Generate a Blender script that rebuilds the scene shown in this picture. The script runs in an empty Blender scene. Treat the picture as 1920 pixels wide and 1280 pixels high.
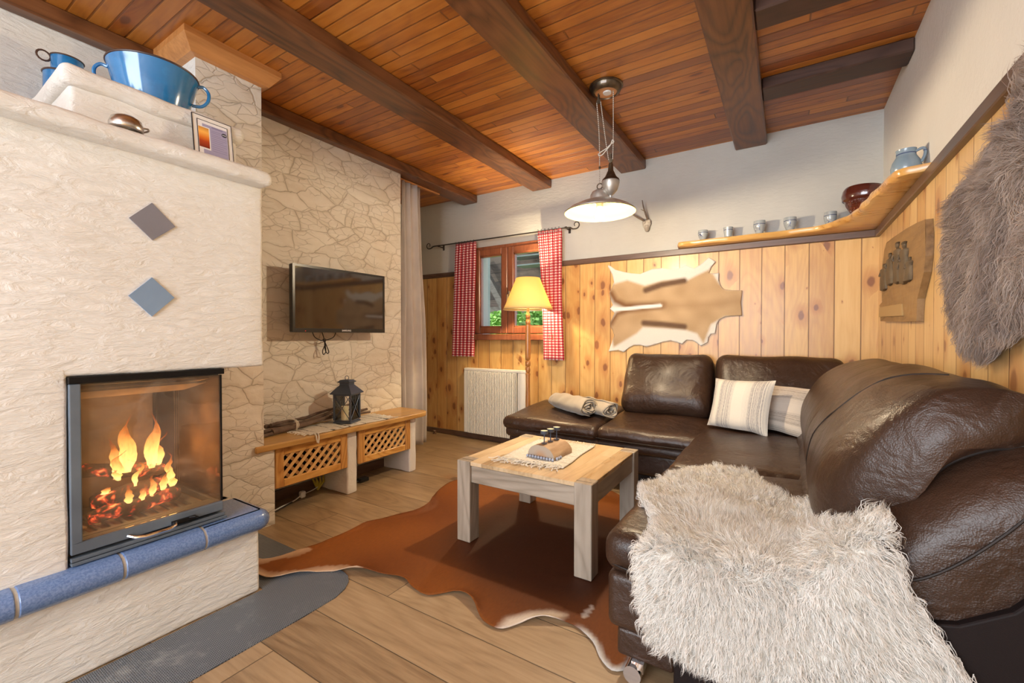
import bpy, math, random
import numpy as np
from mathutils import Vector, Matrix, noise as mnoise
from mathutils.geometry import delaunay_2d_cdt
random.seed(7)
rng = np.random.default_rng(11)
SC = bpy.context.scene
COL = SC.collection
PI = math.pi
R = math.radians
ORG = {}
ZERO = Vector((0, 0, 0))

# ---------------------------------------------------------------- room constants (metres)
XR, YB, ZC = .534, 3.755, 2.595
EYE = Vector((0, 0, 1.1))
YAW = R(32.2); PITCH = math.atan(11 / 817.)

# ---------------------------------------------------------------- mesh collector
class MB:
    def __init__(s):
        s.v = []; s.f = []; s.m = []; s.uv = {}
    def add(s, vs, fs, mi=0, uvs=None):
        b = len(s.v)
        s.v += [tuple(v) for v in vs]
        for k, f in enumerate(fs):
            if uvs is not None: s.uv[len(s.f)] = [uvs[i] for i in f]
            s.f.append(tuple(b + i for i in f)); s.m.append(mi)
        return s
    def box(s, x0, x1, y0, y1, z0, z1, mi=0, M=None, jit=0):
        vs = [Vector((x, y, z)) for z in (z0, z1) for y in (y0, y1) for x in (x0, x1)]
        if M is not None: vs = [M @ v for v in vs]
        return s.add(vs, [(0, 2, 3, 1), (4, 5, 7, 6), (0, 1, 5, 4), (2, 6, 7, 3), (0, 4, 6, 2), (1, 3, 7, 5)], mi)
    def cbox(s, x0, x1, y0, y1, z0, z1, c=.005, mi=0, M=None):
        """box with all edges chamfered"""
        bx = [(x0, x1), (y0, y1), (z0, z1)]
        vs = []; idx = {}
        for sx in (0, 1):
            for sy in (0, 1):
                for sz in (0, 1):
                    for a in range(3):
                        p = [bx[0][sx], bx[1][sy], bx[2][sz]]
                        for b_, sg in zip(range(3), (sx, sy, sz)):
                            if b_ != a: p[b_] += c if sg == 0 else -c
                        idx[(sx, sy, sz, a)] = len(vs); vs.append(Vector(p))
        fs = []
        for a in range(3):
            b_, c_ = [(1, 2), (2, 0), (0, 1)][a]
            for sg in (0, 1):
                q = []
                for (u, w) in ((0, 0), (1, 0), (1, 1), (0, 1)):
                    k = [0, 0, 0]; k[a] = sg; k[b_] = u; k[c_] = w
                    q.append(idx[(*k, a)])
                fs.append(q if sg else q[::-1])
        for a in range(3):   # edges running along axis a
            b_, c_ = [(1, 2), (2, 0), (0, 1)][a]
            for u in (0, 1):
                for w in (0, 1):
                    k0 = [0, 0, 0]; k1 = [0, 0, 0]; k0[b_] = k1[b_] = u; k0[c_] = k1[c_] = w; k1[a] = 1
                    q = [idx[(*k0, b_)], idx[(*k1, b_)], idx[(*k1, c_)], idx[(*k0, c_)]]
                    fs.append(q if (u == w) else q[::-1])
        for sx in (0, 1):
            for sy in (0, 1):
                for sz in (0, 1):
                    q = [idx[(sx, sy, sz, a)] for a in range(3)]
                    fs.append(q if (sx + sy + sz) % 2 else q[::-1])
        if M is not None: vs = [M @ v for v in vs]
        return s.add(vs, fs, mi)
    def tube(s, pts, r, n=8, mi=0, caps=True, closed=False):
        pts = [Vector(p) for p in pts]; m = len(pts)
        rs = r if hasattr(r, '__len__') else [r] * m
        vs = []; prev = None
        for i, p in enumerate(pts):
            if closed: t = pts[(i + 1) % m] - pts[i - 1]
            else: t = pts[min(i + 1, m - 1)] - pts[max(i - 1, 0)]
            if t.length < 1e-9: t = Vector((0, 0, 1))
            t.normalize()
            if prev is None:
                up = Vector((0, 0, 1)) if abs(t.z) < .9 else Vector((1, 0, 0))
                a = t.cross(up).normalized()
            else:
                a = (prev - t * prev.dot(t))
                a = a.normalized() if a.length > 1e-6 else t.orthogonal().normalized()
            prev = a; b = t.cross(a)
            for k in range(n):
                an = 2 * PI * k / n
                vs.append(p + (a * math.cos(an) + b * math.sin(an)) * rs[i])
        fs = []
        for i in range(m if closed else m - 1):
            j = (i + 1) % m
            for k in range(n):
                fs.append((i * n + k, i * n + (k + 1) % n, j * n + (k + 1) % n, j * n + k))
        if caps and not closed:
            fs.append(tuple(range(n))[::-1]); fs.append(tuple((m - 1) * n + k for k in range(n)))
        return s.add(vs, fs, mi)
    def lathe(s, prof, c=(0, 0, 0), n=24, mi=0, M=None, caps=True, sx=1, sy=1, a0=0, a1=2 * PI):
        """prof: [(r,z)] bottom to top about z through c"""
        full = abs(a1 - a0 - 2 * PI) < 1e-6
        vs = []; c = Vector(c); nn = n if full else n + 1
        for r, z in prof:
            for k in range(nn):
                an = a0 + (a1 - a0) * k / n
                v = Vector((r * math.cos(an) * sx, r * math.sin(an) * sy, z))
                if M is not None: v = M @ v
                vs.append(c + v)
        fs = []
        for i in range(len(prof) - 1):
            for k in range(n):
                k2 = (k + 1) % n if full else k + 1
                fs.append((i * nn + k, i * nn + k2, (i + 1) * nn + k2, (i + 1) * nn + k))
        if caps and full:
            if prof[0][0] > 1e-5: fs.append(tuple(range(n))[::-1])
            if prof[-1][0] > 1e-5: fs.append(tuple((len(prof) - 1) * nn + k for k in range(n)))
        return s.add(vs, fs, mi)
    def grid(s, fn, nu, nv, mi=0, uv=None, closeu=False):
        """fn(u,v) u,v in 0..1 -> point; uv(u,v)->(s,t)"""
        vs = []; uvs = []
        mu = nu if closeu else nu + 1
        for j in range(nv + 1):
            for i in range(mu):
                vs.append(fn(i / nu, j / nv)); uvs.append(uv(i / nu, j / nv) if uv else (i / nu, j / nv))
        fs = [(j * mu + i, j * mu + (i + 1) % mu, (j + 1) * mu + (i + 1) % mu, (j + 1) * mu + i) for j in range(nv) for i in range(nu)]
        return s.add(vs, fs, mi, uvs)
    def prism(s, poly, a, b, axis='y', mi=0):
        """extrude 2D polygon between a and b along axis; poly coords are the other two axes in xyz order"""
        def P(u, w, t):
            return {'x': (t, u, w), 'y': (u, t, w), 'z': (u, w, t)}[axis]
        n = len(poly)
        vs = [P(u, w, a) for u, w in poly] + [P(u, w, b) for u, w in poly]
        fs = [tuple(range(n)), tuple(range(2 * n - 1, n - 1, -1))]
        fs += [(i, (i + 1) % n, n + (i + 1) % n, n + i)[::-1] for i in range(n)]
        return s.add(vs, fs, mi)
    def sphere(s, c, r, n=12, mi=0, sx=1, sy=1, sz=1, M=None):
        prof = [(max(1e-6, r * math.sin(PI * i / n)), -r * math.cos(PI * i / n) * sz) for i in range(n + 1)]
        return s.lathe(prof, c, n * 2, mi, M, caps=False, sx=sx, sy=sy)
    def build(s, name, mats, parent=None, org=None, smooth=False, bevel=0, bseg=2, sub=0, solid=0, weld=True):
        if org is None: org = ORG.get(parent.name, ZERO) if parent is not None else ZERO
        org = Vector(org)
        me = bpy.data.meshes.new(name)
        me.from_pydata([(x - org.x, y - org.y, z - org.z) for x, y, z in s.v], [], s.f)
        if not isinstance(mats, (list, tuple)): mats = [mats]
        for m in mats: me.materials.append(m)
        if len(mats) > 1: me.polygons.foreach_set('material_index', s.m)
        if s.uv:
            ul = me.uv_layers.new(name='UVMap')
            for pi, uvs in s.uv.items():
                p = me.polygons[pi]
                for li, q in zip(p.loop_indices, uvs): ul.data[li].uv = q
        import bmesh
        bm = bmesh.new(); bm.from_mesh(me)
        if weld: bmesh.ops.remove_doubles(bm, verts=bm.verts, dist=1e-6)
        bmesh.ops.recalc_face_normals(bm, faces=bm.faces)
        bm.to_mesh(me); bm.free()
        if smooth: me.polygons.foreach_set('use_smooth', [True] * len(me.polygons))
        o = bpy.data.objects.new(name, me); COL.objects.link(o)
        if parent is not None: o.parent = parent
        else: o.location = org
        ORG[o.name] = org
        if bevel:
            md = o.modifiers.new('bevel', 'BEVEL'); md.width = bevel; md.segments = bseg; md.limit_method = 'ANGLE'; md.angle_limit = R(35)
            if smooth: md.harden_normals = False
        if sub:
            md = o.modifiers.new('sub', 'SUBSURF'); md.levels = md.render_levels = sub
        if solid:
            md = o.modifiers.new('solid', 'SOLIDIFY'); md.thickness = solid; md.offset = 0
        if smooth and not sub:
            try: me.set_sharp_from_angle(angle=R(42))
            except Exception: pass
        return o

def empty(name, loc, label, cat, group=None):
    o = bpy.data.objects.new(name, None); COL.objects.link(o); o.location = loc
    o.empty_display_size = .05
    ORG[o.name] = Vector(loc)
    return tag(o, label, cat, group)
def tag(o, label, cat, group=None, kind=None):
    o['label'] = label; o['category'] = cat
    if group: o['group'] = group
    if kind: o['kind'] = kind
    return o
def struct(o):
    o['kind'] = 'structure'; return o
def plabel(o, t):
    o['label'] = t; return o
def kids(o): return [c for c in COL.objects if c.parent is o]
def dup(o, loc=None, rz=None, label=None):
    def rec(src, par):
        c = src.copy(); COL.objects.link(c); ORG[c.name] = ORG.get(src.name, ZERO).copy()
        if par is not None: c.parent = par
        for ch in kids(src): rec(ch, c)
        return c
    c = rec(o, None)
    if loc is not None: c.location = loc
    if rz is not None: c.rotation_euler = (0, 0, rz)
    if label: c['label'] = label
    return c
def recenter(o):
    pass
def rot(axis, deg, piv=(0, 0, 0)):
    p = Vector(piv)
    return Matrix.Translation(p) @ Matrix.Rotation(R(deg), 4, axis) @ Matrix.Translation(-p)
def smoothstep(a, b, x):
    t = min(1, max(0, (x - a) / (b - a))); return t * t * (3 - 2 * t)
def lerp(a, b, t): return a + (b - a) * t
def n3(x, y, z=0): return mnoise.noise(Vector((x, y, z)))
def spline(pts, k=8, closed=False):
    """Catmull-Rom through points"""
    P = [Vector(p) for p in pts]; n = len(P); out = []
    rngi = range(n) if closed else range(n - 1)
    for i in rngi:
        if closed: p0, p1, p2, p3 = P[i - 1], P[i], P[(i + 1) % n], P[(i + 2) % n]
        else: p0, p1, p2, p3 = P[max(i - 1, 0)], P[i], P[i + 1], P[min(i + 2, n - 1)]
        for j in range(k):
            t = j / k
            out.append(.5 * ((2 * p1) + (p2 - p0) * t + (2 * p0 - 5 * p1 + 4 * p2 - p3) * t * t + (3 * p1 - p0 - 3 * p2 + p3) * t ** 3))
    if not closed: out.append(P[-1])
    return out
def in_poly(x, y, poly):
    c = False; n = len(poly); j = n - 1
    for i in range(n):
        xi, yi = poly[i][0], poly[i][1]; xj, yj = poly[j][0], poly[j][1]
        if (yi > y) != (yj > y) and x < (xj - xi) * (y - yi) / (yj - yi) + xi: c = not c
        j = i
    return c
def seg_dist(x, y, pts):
    best = 1e9
    for a, b in zip(pts[:-1], pts[1:]):
        dx, dy = b[0] - a[0], b[1] - a[1]; L = dx * dx + dy * dy
        t = 0 if L == 0 else max(0, min(1, ((x - a[0]) * dx + (y - a[1]) * dy) / L))
        d = math.hypot(x - a[0] - t * dx, y - a[1] - t * dy); best = min(best, d)
    return best
def tri_poly(poly, step):
    """triangulate polygon with interior points; returns verts2d, tris"""
    xs = [p[0] for p in poly]; ys = [p[1] for p in poly]
    pts = [Vector((p[0], p[1])) for p in poly]; n = len(pts)
    edges = [(i, (i + 1) % n) for i in range(n)]
    y = min(ys); row = 0
    while y < max(ys):
        x = min(xs) + (step / 2 if row % 2 else 0)
        while x < max(xs):
            if in_poly(x, y, poly) and seg_dist(x, y, list(poly) + [poly[0]]) > step * .4: pts.append(Vector((x, y)))
            x += step
        y += step * .87; row += 1
    v, e, f, *_ = delaunay_2d_cdt(pts, edges, [list(range(n))], 1, 1e-5)
    return [(p.x, p.y) for p in v], [tuple(t) for t in f]

# pixel (1920x1280 frame of the measured lens) -> point on a plane: used only to read sizes off once
_f = Vector((-math.sin(YAW) * math.cos(PITCH), math.cos(YAW) * math.cos(PITCH), -math.sin(PITCH)))
_r = Vector((math.cos(YAW), math.sin(YAW), 0)); _u = _r.cross(_f)
def ray(u, v): return _f * 817 + _r * (u - 960) + _u * (640 - v)
def onx(u, v, x): d = ray(u, v); return EYE + d * (x / d.x)
def ony(u, v, y): d = ray(u, v); return EYE + d * (y / d.y)
def onz(u, v, z): d = ray(u, v); return EYE + d * ((z - EYE.z) / d.z)

# ---------------------------------------------------------------- node material helper
class Mat:
    def __init__(s, name, rough=.6, color=None, metal=0, **kw):
        s.m = bpy.data.materials.new(name); s.m.use_nodes = True
        s.t = s.m.node_tree; s.b = s.t.nodes['Principled BSDF']; s.out = s.t.nodes['Material Output']
        s.set(Roughness=rough, Metallic=metal)
        if color is not None: s.set(**{'Base Color': color})
        for k, v in kw.items(): s.set(**{k.replace('_', ' '): v})
        s._c = {}
    def set(s, **kw):
        for k, v in kw.items():
            i = s.b.inputs[k]
            if hasattr(v, 'node'): s.t.links.new(v, i)
            else:
                if i.type == 'RGBA' and len(v) == 3: v = (*v, 1)
                i.default_value = v
        return s
    def nd(s, typ, ins=None, out=0, **attrs):
        n = s.t.nodes.new(typ)
        for k, v in attrs.items(): setattr(n, k, v)
        for k, v in (ins or {}).items():
            i = n.inputs[k]
            if hasattr(v, 'node'): s.t.links.new(v, i)
            else:
                if i.type == 'RGBA' and hasattr(v, '__len__') and len(v) == 3: v = (*v, 1)
                i.default_value = v
        return n.outputs[out] if out is not None else n
    def pos(s):
        if 'p' not in s._c: s._c['p'] = s.nd('ShaderNodeNewGeometry', out=0)
        return s._c['p']
    def obj(s):
        if 'o' not in s._c: s._c['o'] = s.nd('ShaderNodeTexCoord', out=3)
        return s._c['o']
    def uvc(s): return s.nd('ShaderNodeTexCoord', out=2)
    def ma(s, op, a, b=None, c=None, clamp=False):
        ins = {0: a}
        if b is not None: ins[1] = b
        if c is not None: ins[2] = c
        return s.nd('ShaderNodeMath', ins, operation=op, use_clamp=clamp)
    def sep(s, v):
        n = s.nd('ShaderNodeSeparateXYZ', {0: v}, out=None); return n.outputs[0], n.outputs[1], n.outputs[2]
    def comb(s, x=0, y=0, z=0): return s.nd('ShaderNodeCombineXYZ', {0: x, 1: y, 2: z})
    def mapp(s, v, sc=(1, 1, 1), lo=(0, 0, 0), ro=(0, 0, 0)): return s.nd('ShaderNodeMapping', {0: v, 1: lo, 2: ro, 3: sc})
    def noise(s, v, sc=5, det=4, ro=.5, dist=0, out=0): return s.nd('ShaderNodeTexNoise', {'Vector': v, 'Scale': sc, 'Detail': det, 'Roughness': ro, 'Distortion': dist}, out=out)
    def vor(s, v, sc=5, feat='F1', out='Distance', rnd=1, dim='3D'): 
        n = s.nd('ShaderNodeTexVoronoi', {'Vector': v, 'Scale': sc, 'Randomness': rnd}, out=None, feature=feat, voronoi_dimensions=dim)
        return n.outputs[out]
    def white(s, v, dim='3D', out='Value'):
        n = s.nd('ShaderNodeTexWhiteNoise', {}, out=None, noise_dimensions=dim)
        s.t.links.new(v, n.inputs['Vector' if dim != '1D' else 'W']); return n.outputs[out]
    def mix(s, f, a, b, mode='MIX'):
        n = s.t.nodes.new('ShaderNodeMix'); n.data_type = 'RGBA'; n.blend_type = mode
        for i, v in ((0, f), (6, a), (7, b)):
            if hasattr(v, 'node'): s.t.links.new(v, n.inputs[i])
            else:
                if i and len(v) == 3: v = (*v, 1)
                n.inputs[i].default_value = v
        return n.outputs[2]
    def ramp(s, f, stops, interp='LINEAR'):
        n = s.nd('ShaderNodeValToRGB', {0: f}, out=None); cr = n.color_ramp; cr.interpolation = interp
        while len(cr.elements) < len(stops): cr.elements.new(.5)
        for e, (p, c) in zip(cr.elements, stops):
            e.position = p; e.color = (*c, 1) if hasattr(c, '__len__') else (c, c, c, 1)
        return n.outputs[0]
    def step(s, v, a, b):
        return s.nd('ShaderNodeMapRange', {0: v, 1: a, 2: b, 3: 0., 4: 1.}, interpolation_type='SMOOTHSTEP')
    def vmath(s, op, a, b=None, scale=None):
        ins = {0: a}
        if b is not None: ins[1] = b
        n = s.nd('ShaderNodeVectorMath', ins, out=None, operation=op)
        if scale is not None: n.inputs['Scale'].default_value = scale
        return n.outputs[0]
    def bump(s, h, strength=.3, dist=.01, prev=None):
        ins = {'Strength': strength, 'Distance': dist, 'Height': h}
        if prev is not None: ins['Normal'] = prev
        o = s.nd('ShaderNodeBump', ins); s.set(Normal=o); return o

def plain(name, col, rough=.5, metal=0, **kw): return Mat(name, rough, col, metal, **kw).m

def bumpy(name, col, rough=.7, scale=40, strength=.3, dist=.01, var=.06, det=6, col2=None, vscale=3, metal=0, coords='obj', stretch=(1, 1, 1)):
    M = Mat(name, rough, metal=metal)
    c = M.mapp(getattr(M, coords)(), stretch)
    n = M.noise(c, scale, det, .6); n2 = M.noise(c, vscale, 3, .5)
    c2 = col2 or tuple(max(0, x * (1 - var * 2)) for x in col)
    M.set(**{'Base Color': M.mix(M.step(n2, .3, .7), c2, col)})
    M.bump(n, strength, dist)
    return M.m

def wood(name, dark, mid, light, grain='x', plank=None, width=.1, length=0, coords='pos', rough=.5, fine=60, rings=5, ringamt=.5,
         knots=0, knotcol=(.1, .03, .008), gap=.02, gapcol=None, bump=.25, var=.25, coat=0, spec=.5, off=0, seamdepth=.5, knotsc=(5.5, 3.2)):
    """wood with grain along an axis; optional planks laid side by side along `plank`"""
    M = Mat(name, rough)
    M.set(**{'Specular IOR Level': spec})
    if coat: M.set(**{'Coat Weight': coat, 'Coat Roughness': .25})
    P = getattr(M, coords)(); X = dict(zip('xyz', M.sep(P)))
    g = X[grain]; others = [a for a in 'xyz' if a != grain]
    if plank:
        a = X[plank]; b = X[[q for q in others if q != plank][0]]
        idx = M.ma('FLOOR', M.ma('DIVIDE', M.ma('ADD', a, off), width))
        fr = M.ma('FRACT', M.ma('DIVIDE', M.ma('ADD', a, off), width))
        r1 = M.white(idx, '1D')
        edge = M.ma('MULTIPLY', M.ma('MINIMUM', fr, M.ma('SUBTRACT', 1., fr)), width)
        if length:
            gl = M.ma('ADD', M.ma('DIVIDE', g, length), M.ma('MULTIPLY', r1, 7.3))
            idl = M.ma('FLOOR', gl); frl = M.ma('FRACT', gl)
            r1 = M.white(M.comb(idx, idl, 0), '3D')
            e2 = M.ma('MULTIPLY', M.ma('MINIMUM', frl, M.ma('SUBTRACT', 1., frl)), length)
            edge = M.ma('MINIMUM', edge, e2)
        rof = M.ma('MULTIPLY', r1, 37.)
    else:
        a = X[others[0]]; b = X[others[1]]; r1 = None; rof = 0.
    gg = M.ma('ADD', g, rof) if r1 is not None else g
    aa = M.ma('ADD', a, M.ma('MULTIPLY', rof, .37)) if r1 is not None else a
    kn = None
    kd = None
    if knots:
        kv = M.comb(M.ma('MULTIPLY', gg, knotsc[1]), M.ma('MULTIPLY', aa, knotsc[0]), 0.)
        wob = M.noise(kv, 3., 2, .5, out=1)
        kv2 = M.vmath('ADD', kv, M.vmath('SCALE', M.vmath('SUBTRACT', wob, (.5, .5, .5)), scale=.16))
        kd = M.vor(kv2, 1., dim='2D'); kr = M.white(M.vor(kv2, 1., dim='2D', out='Position'), '3D')
        rad = M.ma('MULTIPLY', M.step(kr, 1 - knots, 1.15), .25)
        kn = M.ma('DIVIDE', kd, M.ma('ADD', rad, .0001))
        warp = M.ma('MULTIPLY', M.ma('POWER', 2.718, M.ma('MULTIPLY', kn, -1.1)), M.ma('MULTIPLY', rad, .35))
        aa = M.ma('ADD', aa, warp)
    v = M.comb(M.ma('MULTIPLY', gg, .07), aa, b)
    v2 = M.comb(M.ma('MULTIPLY', gg, .25), aa, b)
    fineN = M.noise(v, fine, 6, .65)
    ringN = M.noise(v2, rings, 2, .4, .4)
    ring = M.ma('ABSOLUTE', M.ma('SINE', M.ma('MULTIPLY', ringN, 42.)))
    broad = M.noise(v2, 3., 2, .5)
    f = M.ma('ADD', M.ma('MULTIPLY', fineN, .6), M.ma('MULTIPLY', ring, ringamt * .5))
    f = M.ma('ADD', f, M.ma('MULTIPLY', M.ma('SUBTRACT', broad, .5), .5))
    if r1 is not None: f = M.ma('ADD', f, M.ma('MULTIPLY', M.ma('SUBTRACT', r1, .5), var))
    c = M.ramp(f, [(.15, dark), (.45, mid), (.8, light)])
    h = f
    if kn is not None:
        km = M.ma('SUBTRACT', 1., M.step(kn, .55, 1.0))
        halo = M.ma('MULTIPLY', M.ma('SUBTRACT', 1., M.step(kn, .8, 3.2)), .55)
        c = M.mix(halo, c, tuple(x * y for x, y in zip(mid, (.62, .38, .25))))
        c = M.mix(M.ma('MULTIPLY', km, .85), c, knotcol)
    if plank and gap:
        ge = M.ma('SUBTRACT', 1., M.step(edge, gap * .3, gap))
        c = M.mix(M.ma('MULTIPLY', ge, seamdepth), c, gapcol or tuple(x * .25 for x in dark))
        h = M.ma('SUBTRACT', M.ma('MULTIPLY', h, .12), M.ma('MULTIPLY', ge, 1.))
        M.bump(h, .6, .004)
    else:
        M.bump(h, bump, .003)
    M.set(**{'Base Color': c, 'Roughness': M.ma('ADD', rough - .1, M.ma('MULTIPLY', f, .25))})
    return M.m
# ---------------------------------------------------------------- rounded, puffed, mappable block
def _ax(n, r, half):
    """sample positions in [-half, half] with extra samples in the rounded ends"""
    k = 4; r = min(r, half * .98)
    a = [-half + r * (1 - math.cos(PI / 2 * i / k)) for i in range(k)]
    mid = [-half + r + (2 * half - 2 * r) * i / n for i in range(n + 1)]
    return a + mid + [-q for q in a[::-1]]
def rblock(b, dims, r, n=(6, 6, 6), fn=None, mi=0, amp=0, freq=6, seed=0):
    """rounded block centred on the origin, dims full sizes; fn(p)->world point"""
    hx, hy, hz = [d / 2 for d in dims]
    rr = min(r, hx, hy, hz)
    A = [_ax(n[0], rr, hx), _ax(n[1], rr, hy), _ax(n[2], rr, hz)]
    idx = {}; vs = []
    def vert(i, j, k):
        q = (i, j, k)
        if q in idx: return idx[q]
        p = Vector((A[0][i], A[1][j], A[2][k]))
        inn = Vector((max(-hx + rr, min(hx - rr, p.x)), max(-hy + rr, min(hy - rr, p.y)), max(-hz + rr, min(hz - rr, p.z))))
        d = p - inn
        if d.length > 1e-9:
            # map cube-corner param to sphere
            d = d / rr
            d = Vector((d.x * math.sqrt(max(0, 1 - d.y ** 2 / 2 - d.z ** 2 / 2 + d.y ** 2 * d.z ** 2 / 3)),
                        d.y * math.sqrt(max(0, 1 - d.z ** 2 / 2 - d.x ** 2 / 2 + d.z ** 2 * d.x ** 2 / 3)),
                        d.z * math.sqrt(max(0, 1 - d.x ** 2 / 2 - d.y ** 2 / 2 + d.x ** 2 * d.y ** 2 / 3))))
            p = inn + d * rr
        if fn: p = fn(p)
        if amp:
            s = Vector(p) * freq + Vector((seed, seed * 2, 0))
            p = Vector(p) + Vector((mnoise.noise(s), mnoise.noise(s + Vector((9, 0, 0))), mnoise.noise(s + Vector((0, 9, 0))))) * amp
        idx[q] = len(vs); vs.append(p); return idx[q]
    fs = []; L = [len(a) - 1 for a in A]
    for a in range(3):
        u, w = [(1, 2), (2, 0), (0, 1)][a]
        for side in (0, L[a]):
            for i in range(L[u]):
                for j in range(L[w]):
                    q = []
                    for di, dj in ((0, 0), (1, 0), (1, 1), (0, 1)):
                        t = [0, 0, 0]; t[a] = side; t[u] = i + di; t[w] = j + dj; q.append(vert(*t))
                    fs.append(q if side else q[::-1])
    b.add(vs, fs, mi)
    return b
def plaster(b, x0, x1, y0, y1, z0, z1, r=.02, amp=.006, n=(4, 12, 4), freq=7, seed=0):
    c = Vector(((x0 + x1) / 2, (y0 + y1) / 2, (z0 + z1) / 2))
    return rblock(b, (x1 - x0, y1 - y0, z1 - z0), r, n, lambda p: p + c, amp=amp, freq=freq, seed=seed)
# ================================================================ materials
def mk_stone():
    M = Mat('stone_relief_wallpaper', .8)
    x, y, z = M.sep(M.pos())
    P = M.comb(y, z, 0.)
    w1 = M.noise(P, 3.2, 3, .55, out=1); w2 = M.noise(P, 14., 3, .6, out=1)
    V = M.vmath('ADD', P, M.vmath('SCALE', M.vmath('SUBTRACT', w1, (.5, .5, .5)), scale=.13))
    V = M.vmath('ADD', V, M.vmath('SCALE', M.vmath('SUBTRACT', w2, (.5, .5, .5)), scale=.022))
    def cells(sx, sy, lo=0):
        C = M.mapp(V, (sx, sy, 1), (lo, lo * .7, 0))
        return M.vor(C, 1., 'DISTANCE_TO_EDGE', dim='2D'), M.vor(C, 1., dim='2D', out='Color'), C
    e1, c1, C1 = cells(4.6, 10.)
    e2, c2, C2 = cells(11., 26., 3.3)
    sel = M.step(M.noise(P, 4.2, 1, .5), .43, .50)
    line1 = M.ma('SUBTRACT', 1., M.step(e1, .0, .032))
    line2 = M.ma('MULTIPLY', M.ma('SUBTRACT', 1., M.step(e2, .0, .05)), sel)
    line = M.ma('MAXIMUM', line1, M.ma('MULTIPLY', line2, .8))
    broad = M.ma('SUBTRACT', 1., M.step(e1, .0, .16))
    r, g, b = M.sep(c1)
    fac = M.noise(M.vmath('ADD', M.mapp(P, (1, 2.2, 1)), c1), 9., 4, .6)
    base = M.mix(r, (.66, .61, .53), (.75, .71, .64))
    base = M.mix(M.ma('MULTIPLY', M.step(fac, .35, .7), .55), base, (.80, .77, .71))
    warm = M.step(M.noise(P, 1.3, 2, .5), .45, .65)
    base = M.mix(M.ma('MULTIPLY', warm, .25), base, (.66, .56, .42))
    mort = M.step(M.noise(P, 5.5, 2, .5), .35, .6)
    col = M.mix(M.ma('MULTIPLY', broad, M.ma('MULTIPLY', mort, .35)), base, (.52, .45, .35))
    col = M.mix(M.ma('MULTIPLY', line, M.ma('ADD', .25, M.ma('MULTIPLY', mort, .35))), col, (.36, .31, .25))
    M.set(**{'Base Color': col})
    h = M.ma('ADD', M.ma('MULTIPLY', M.ma('SUBTRACT', 1., line), .5), M.ma('MULTIPLY', M.step(e1, 0, .25), .5))
    chip = M.vor(M.mapp(V, (9, 22, 1)), 1., 'SMOOTH_F1', dim='2D')
    h = M.ma('ADD', h, M.ma('MULTIPLY', chip, .35))
    h = M.ma('ADD', h, M.ma('MULTIPLY', M.noise(P, 60., 4, .6), .15))
    M.bump(h, .55, .012)
    return M.m
def mk_plaster(name, col, col2, scale=26, strength=.5, dist=.012, stroke=None):
    M = Mat(name, .85)
    P = M.pos()
    if stroke: P = M.mapp(P, stroke)
    n = M.noise(P, scale, 7, .62, .6); b = M.noise(M.pos(), 2.2, 4, .55)
    st = M.step(M.noise(M.pos(), 7., 5, .7), .62, .8)
    c = M.mix(M.step(b, .3, .7), col2, col)
    c = M.mix(M.ma('MULTIPLY', st, .12), c, tuple(x * .6 for x in col))
    M.set(**{'Base Color': c}); M.bump(n, strength, dist)
    return M.m
def mk_leather():
    M = Mat('brown_leather', .38)
    P = M.obj()
    big = M.noise(P, 7., 3, .6, .6); wr = M.noise(M.mapp(P, (1, 1.6, 1)), 26., 4, .6, 1.2)
    gr = M.vor(P, 270.); 
    c = M.ramp(M.noise(P, 4., 3, .5), [(.3, (.030, .014, .008)), (.7, (.050, .025, .015))])
    M.set(**{'Base Color': c, 'Specular IOR Level': .42, 'Coat Weight': .10, 'Coat Roughness': .25,
             'Roughness': M.ma('ADD', .30, M.ma('MULTIPLY', wr, .16))})
    b1 = M.nd('ShaderNodeBump', {'Strength': .45, 'Distance': .03, 'Height': big})
    b2 = M.nd('ShaderNodeBump', {'Strength': .26, 'Distance': .008, 'Height': wr, 'Normal': b1})
    M.bump(gr, .34, .0018, b2)
    return M.m
def mk_darkpanel():
    M = Mat('black_fabric_leather', .6, (.010, .006, .006)); M.set(**{'Specular IOR Level': .2}); M.bump(M.vor(M.obj(), 500.), .2, .001); return M.m
def mk_gingham():
    M = Mat('red_gingham_cloth', .9)
    u, v, w = M.sep(M.uvc())
    a = M.ma('GREATER_THAN', M.ma('FRACT', M.ma('DIVIDE', u, .026)), .5)
    b = M.ma('GREATER_THAN', M.ma('FRACT', M.ma('DIVIDE', v, .026)), .5)
    s = M.ma('MULTIPLY', M.ma('ADD', a, b), .5)
    c = M.ramp(s, [(0., (.86, .80, .76)), (.4, (.66, .10, .12)), (.8, (.42, .006, .02))], 'CONSTANT')
    M.set(**{'Base Color': c, 'Sheen Weight': .2})
    t = M.nd('ShaderNodeBsdfTranslucent', {'Color': c})
    mx = M.nd('ShaderNodeMixShader', {0: .3, 1: M.b.outputs[0], 2: t}); M.t.links.new(mx, M.out.inputs[0])
    return M.m
def mk_cloth(name, col, scale=300, rough=.9, trans=0, col2=None, strength=.3):
    M = Mat(name, rough); P = M.obj()
    n = M.noise(P, scale, 2, .5); b = M.noise(P, 6., 3, .5)
    c = M.mix(M.step(b, .3, .7), col2 or tuple(x * .85 for x in col), col)
    M.set(**{'Base Color': c, 'Sheen Weight': .3}); M.bump(n, strength, .002)
    if trans:
        t = M.nd('ShaderNodeBsdfTranslucent', {'Color': c})
        mx = M.nd('ShaderNodeMixShader', {0: trans, 1: M.b.outputs[0], 2: t}); M.t.links.new(mx, M.out.inputs[0])
    return M.m
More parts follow.
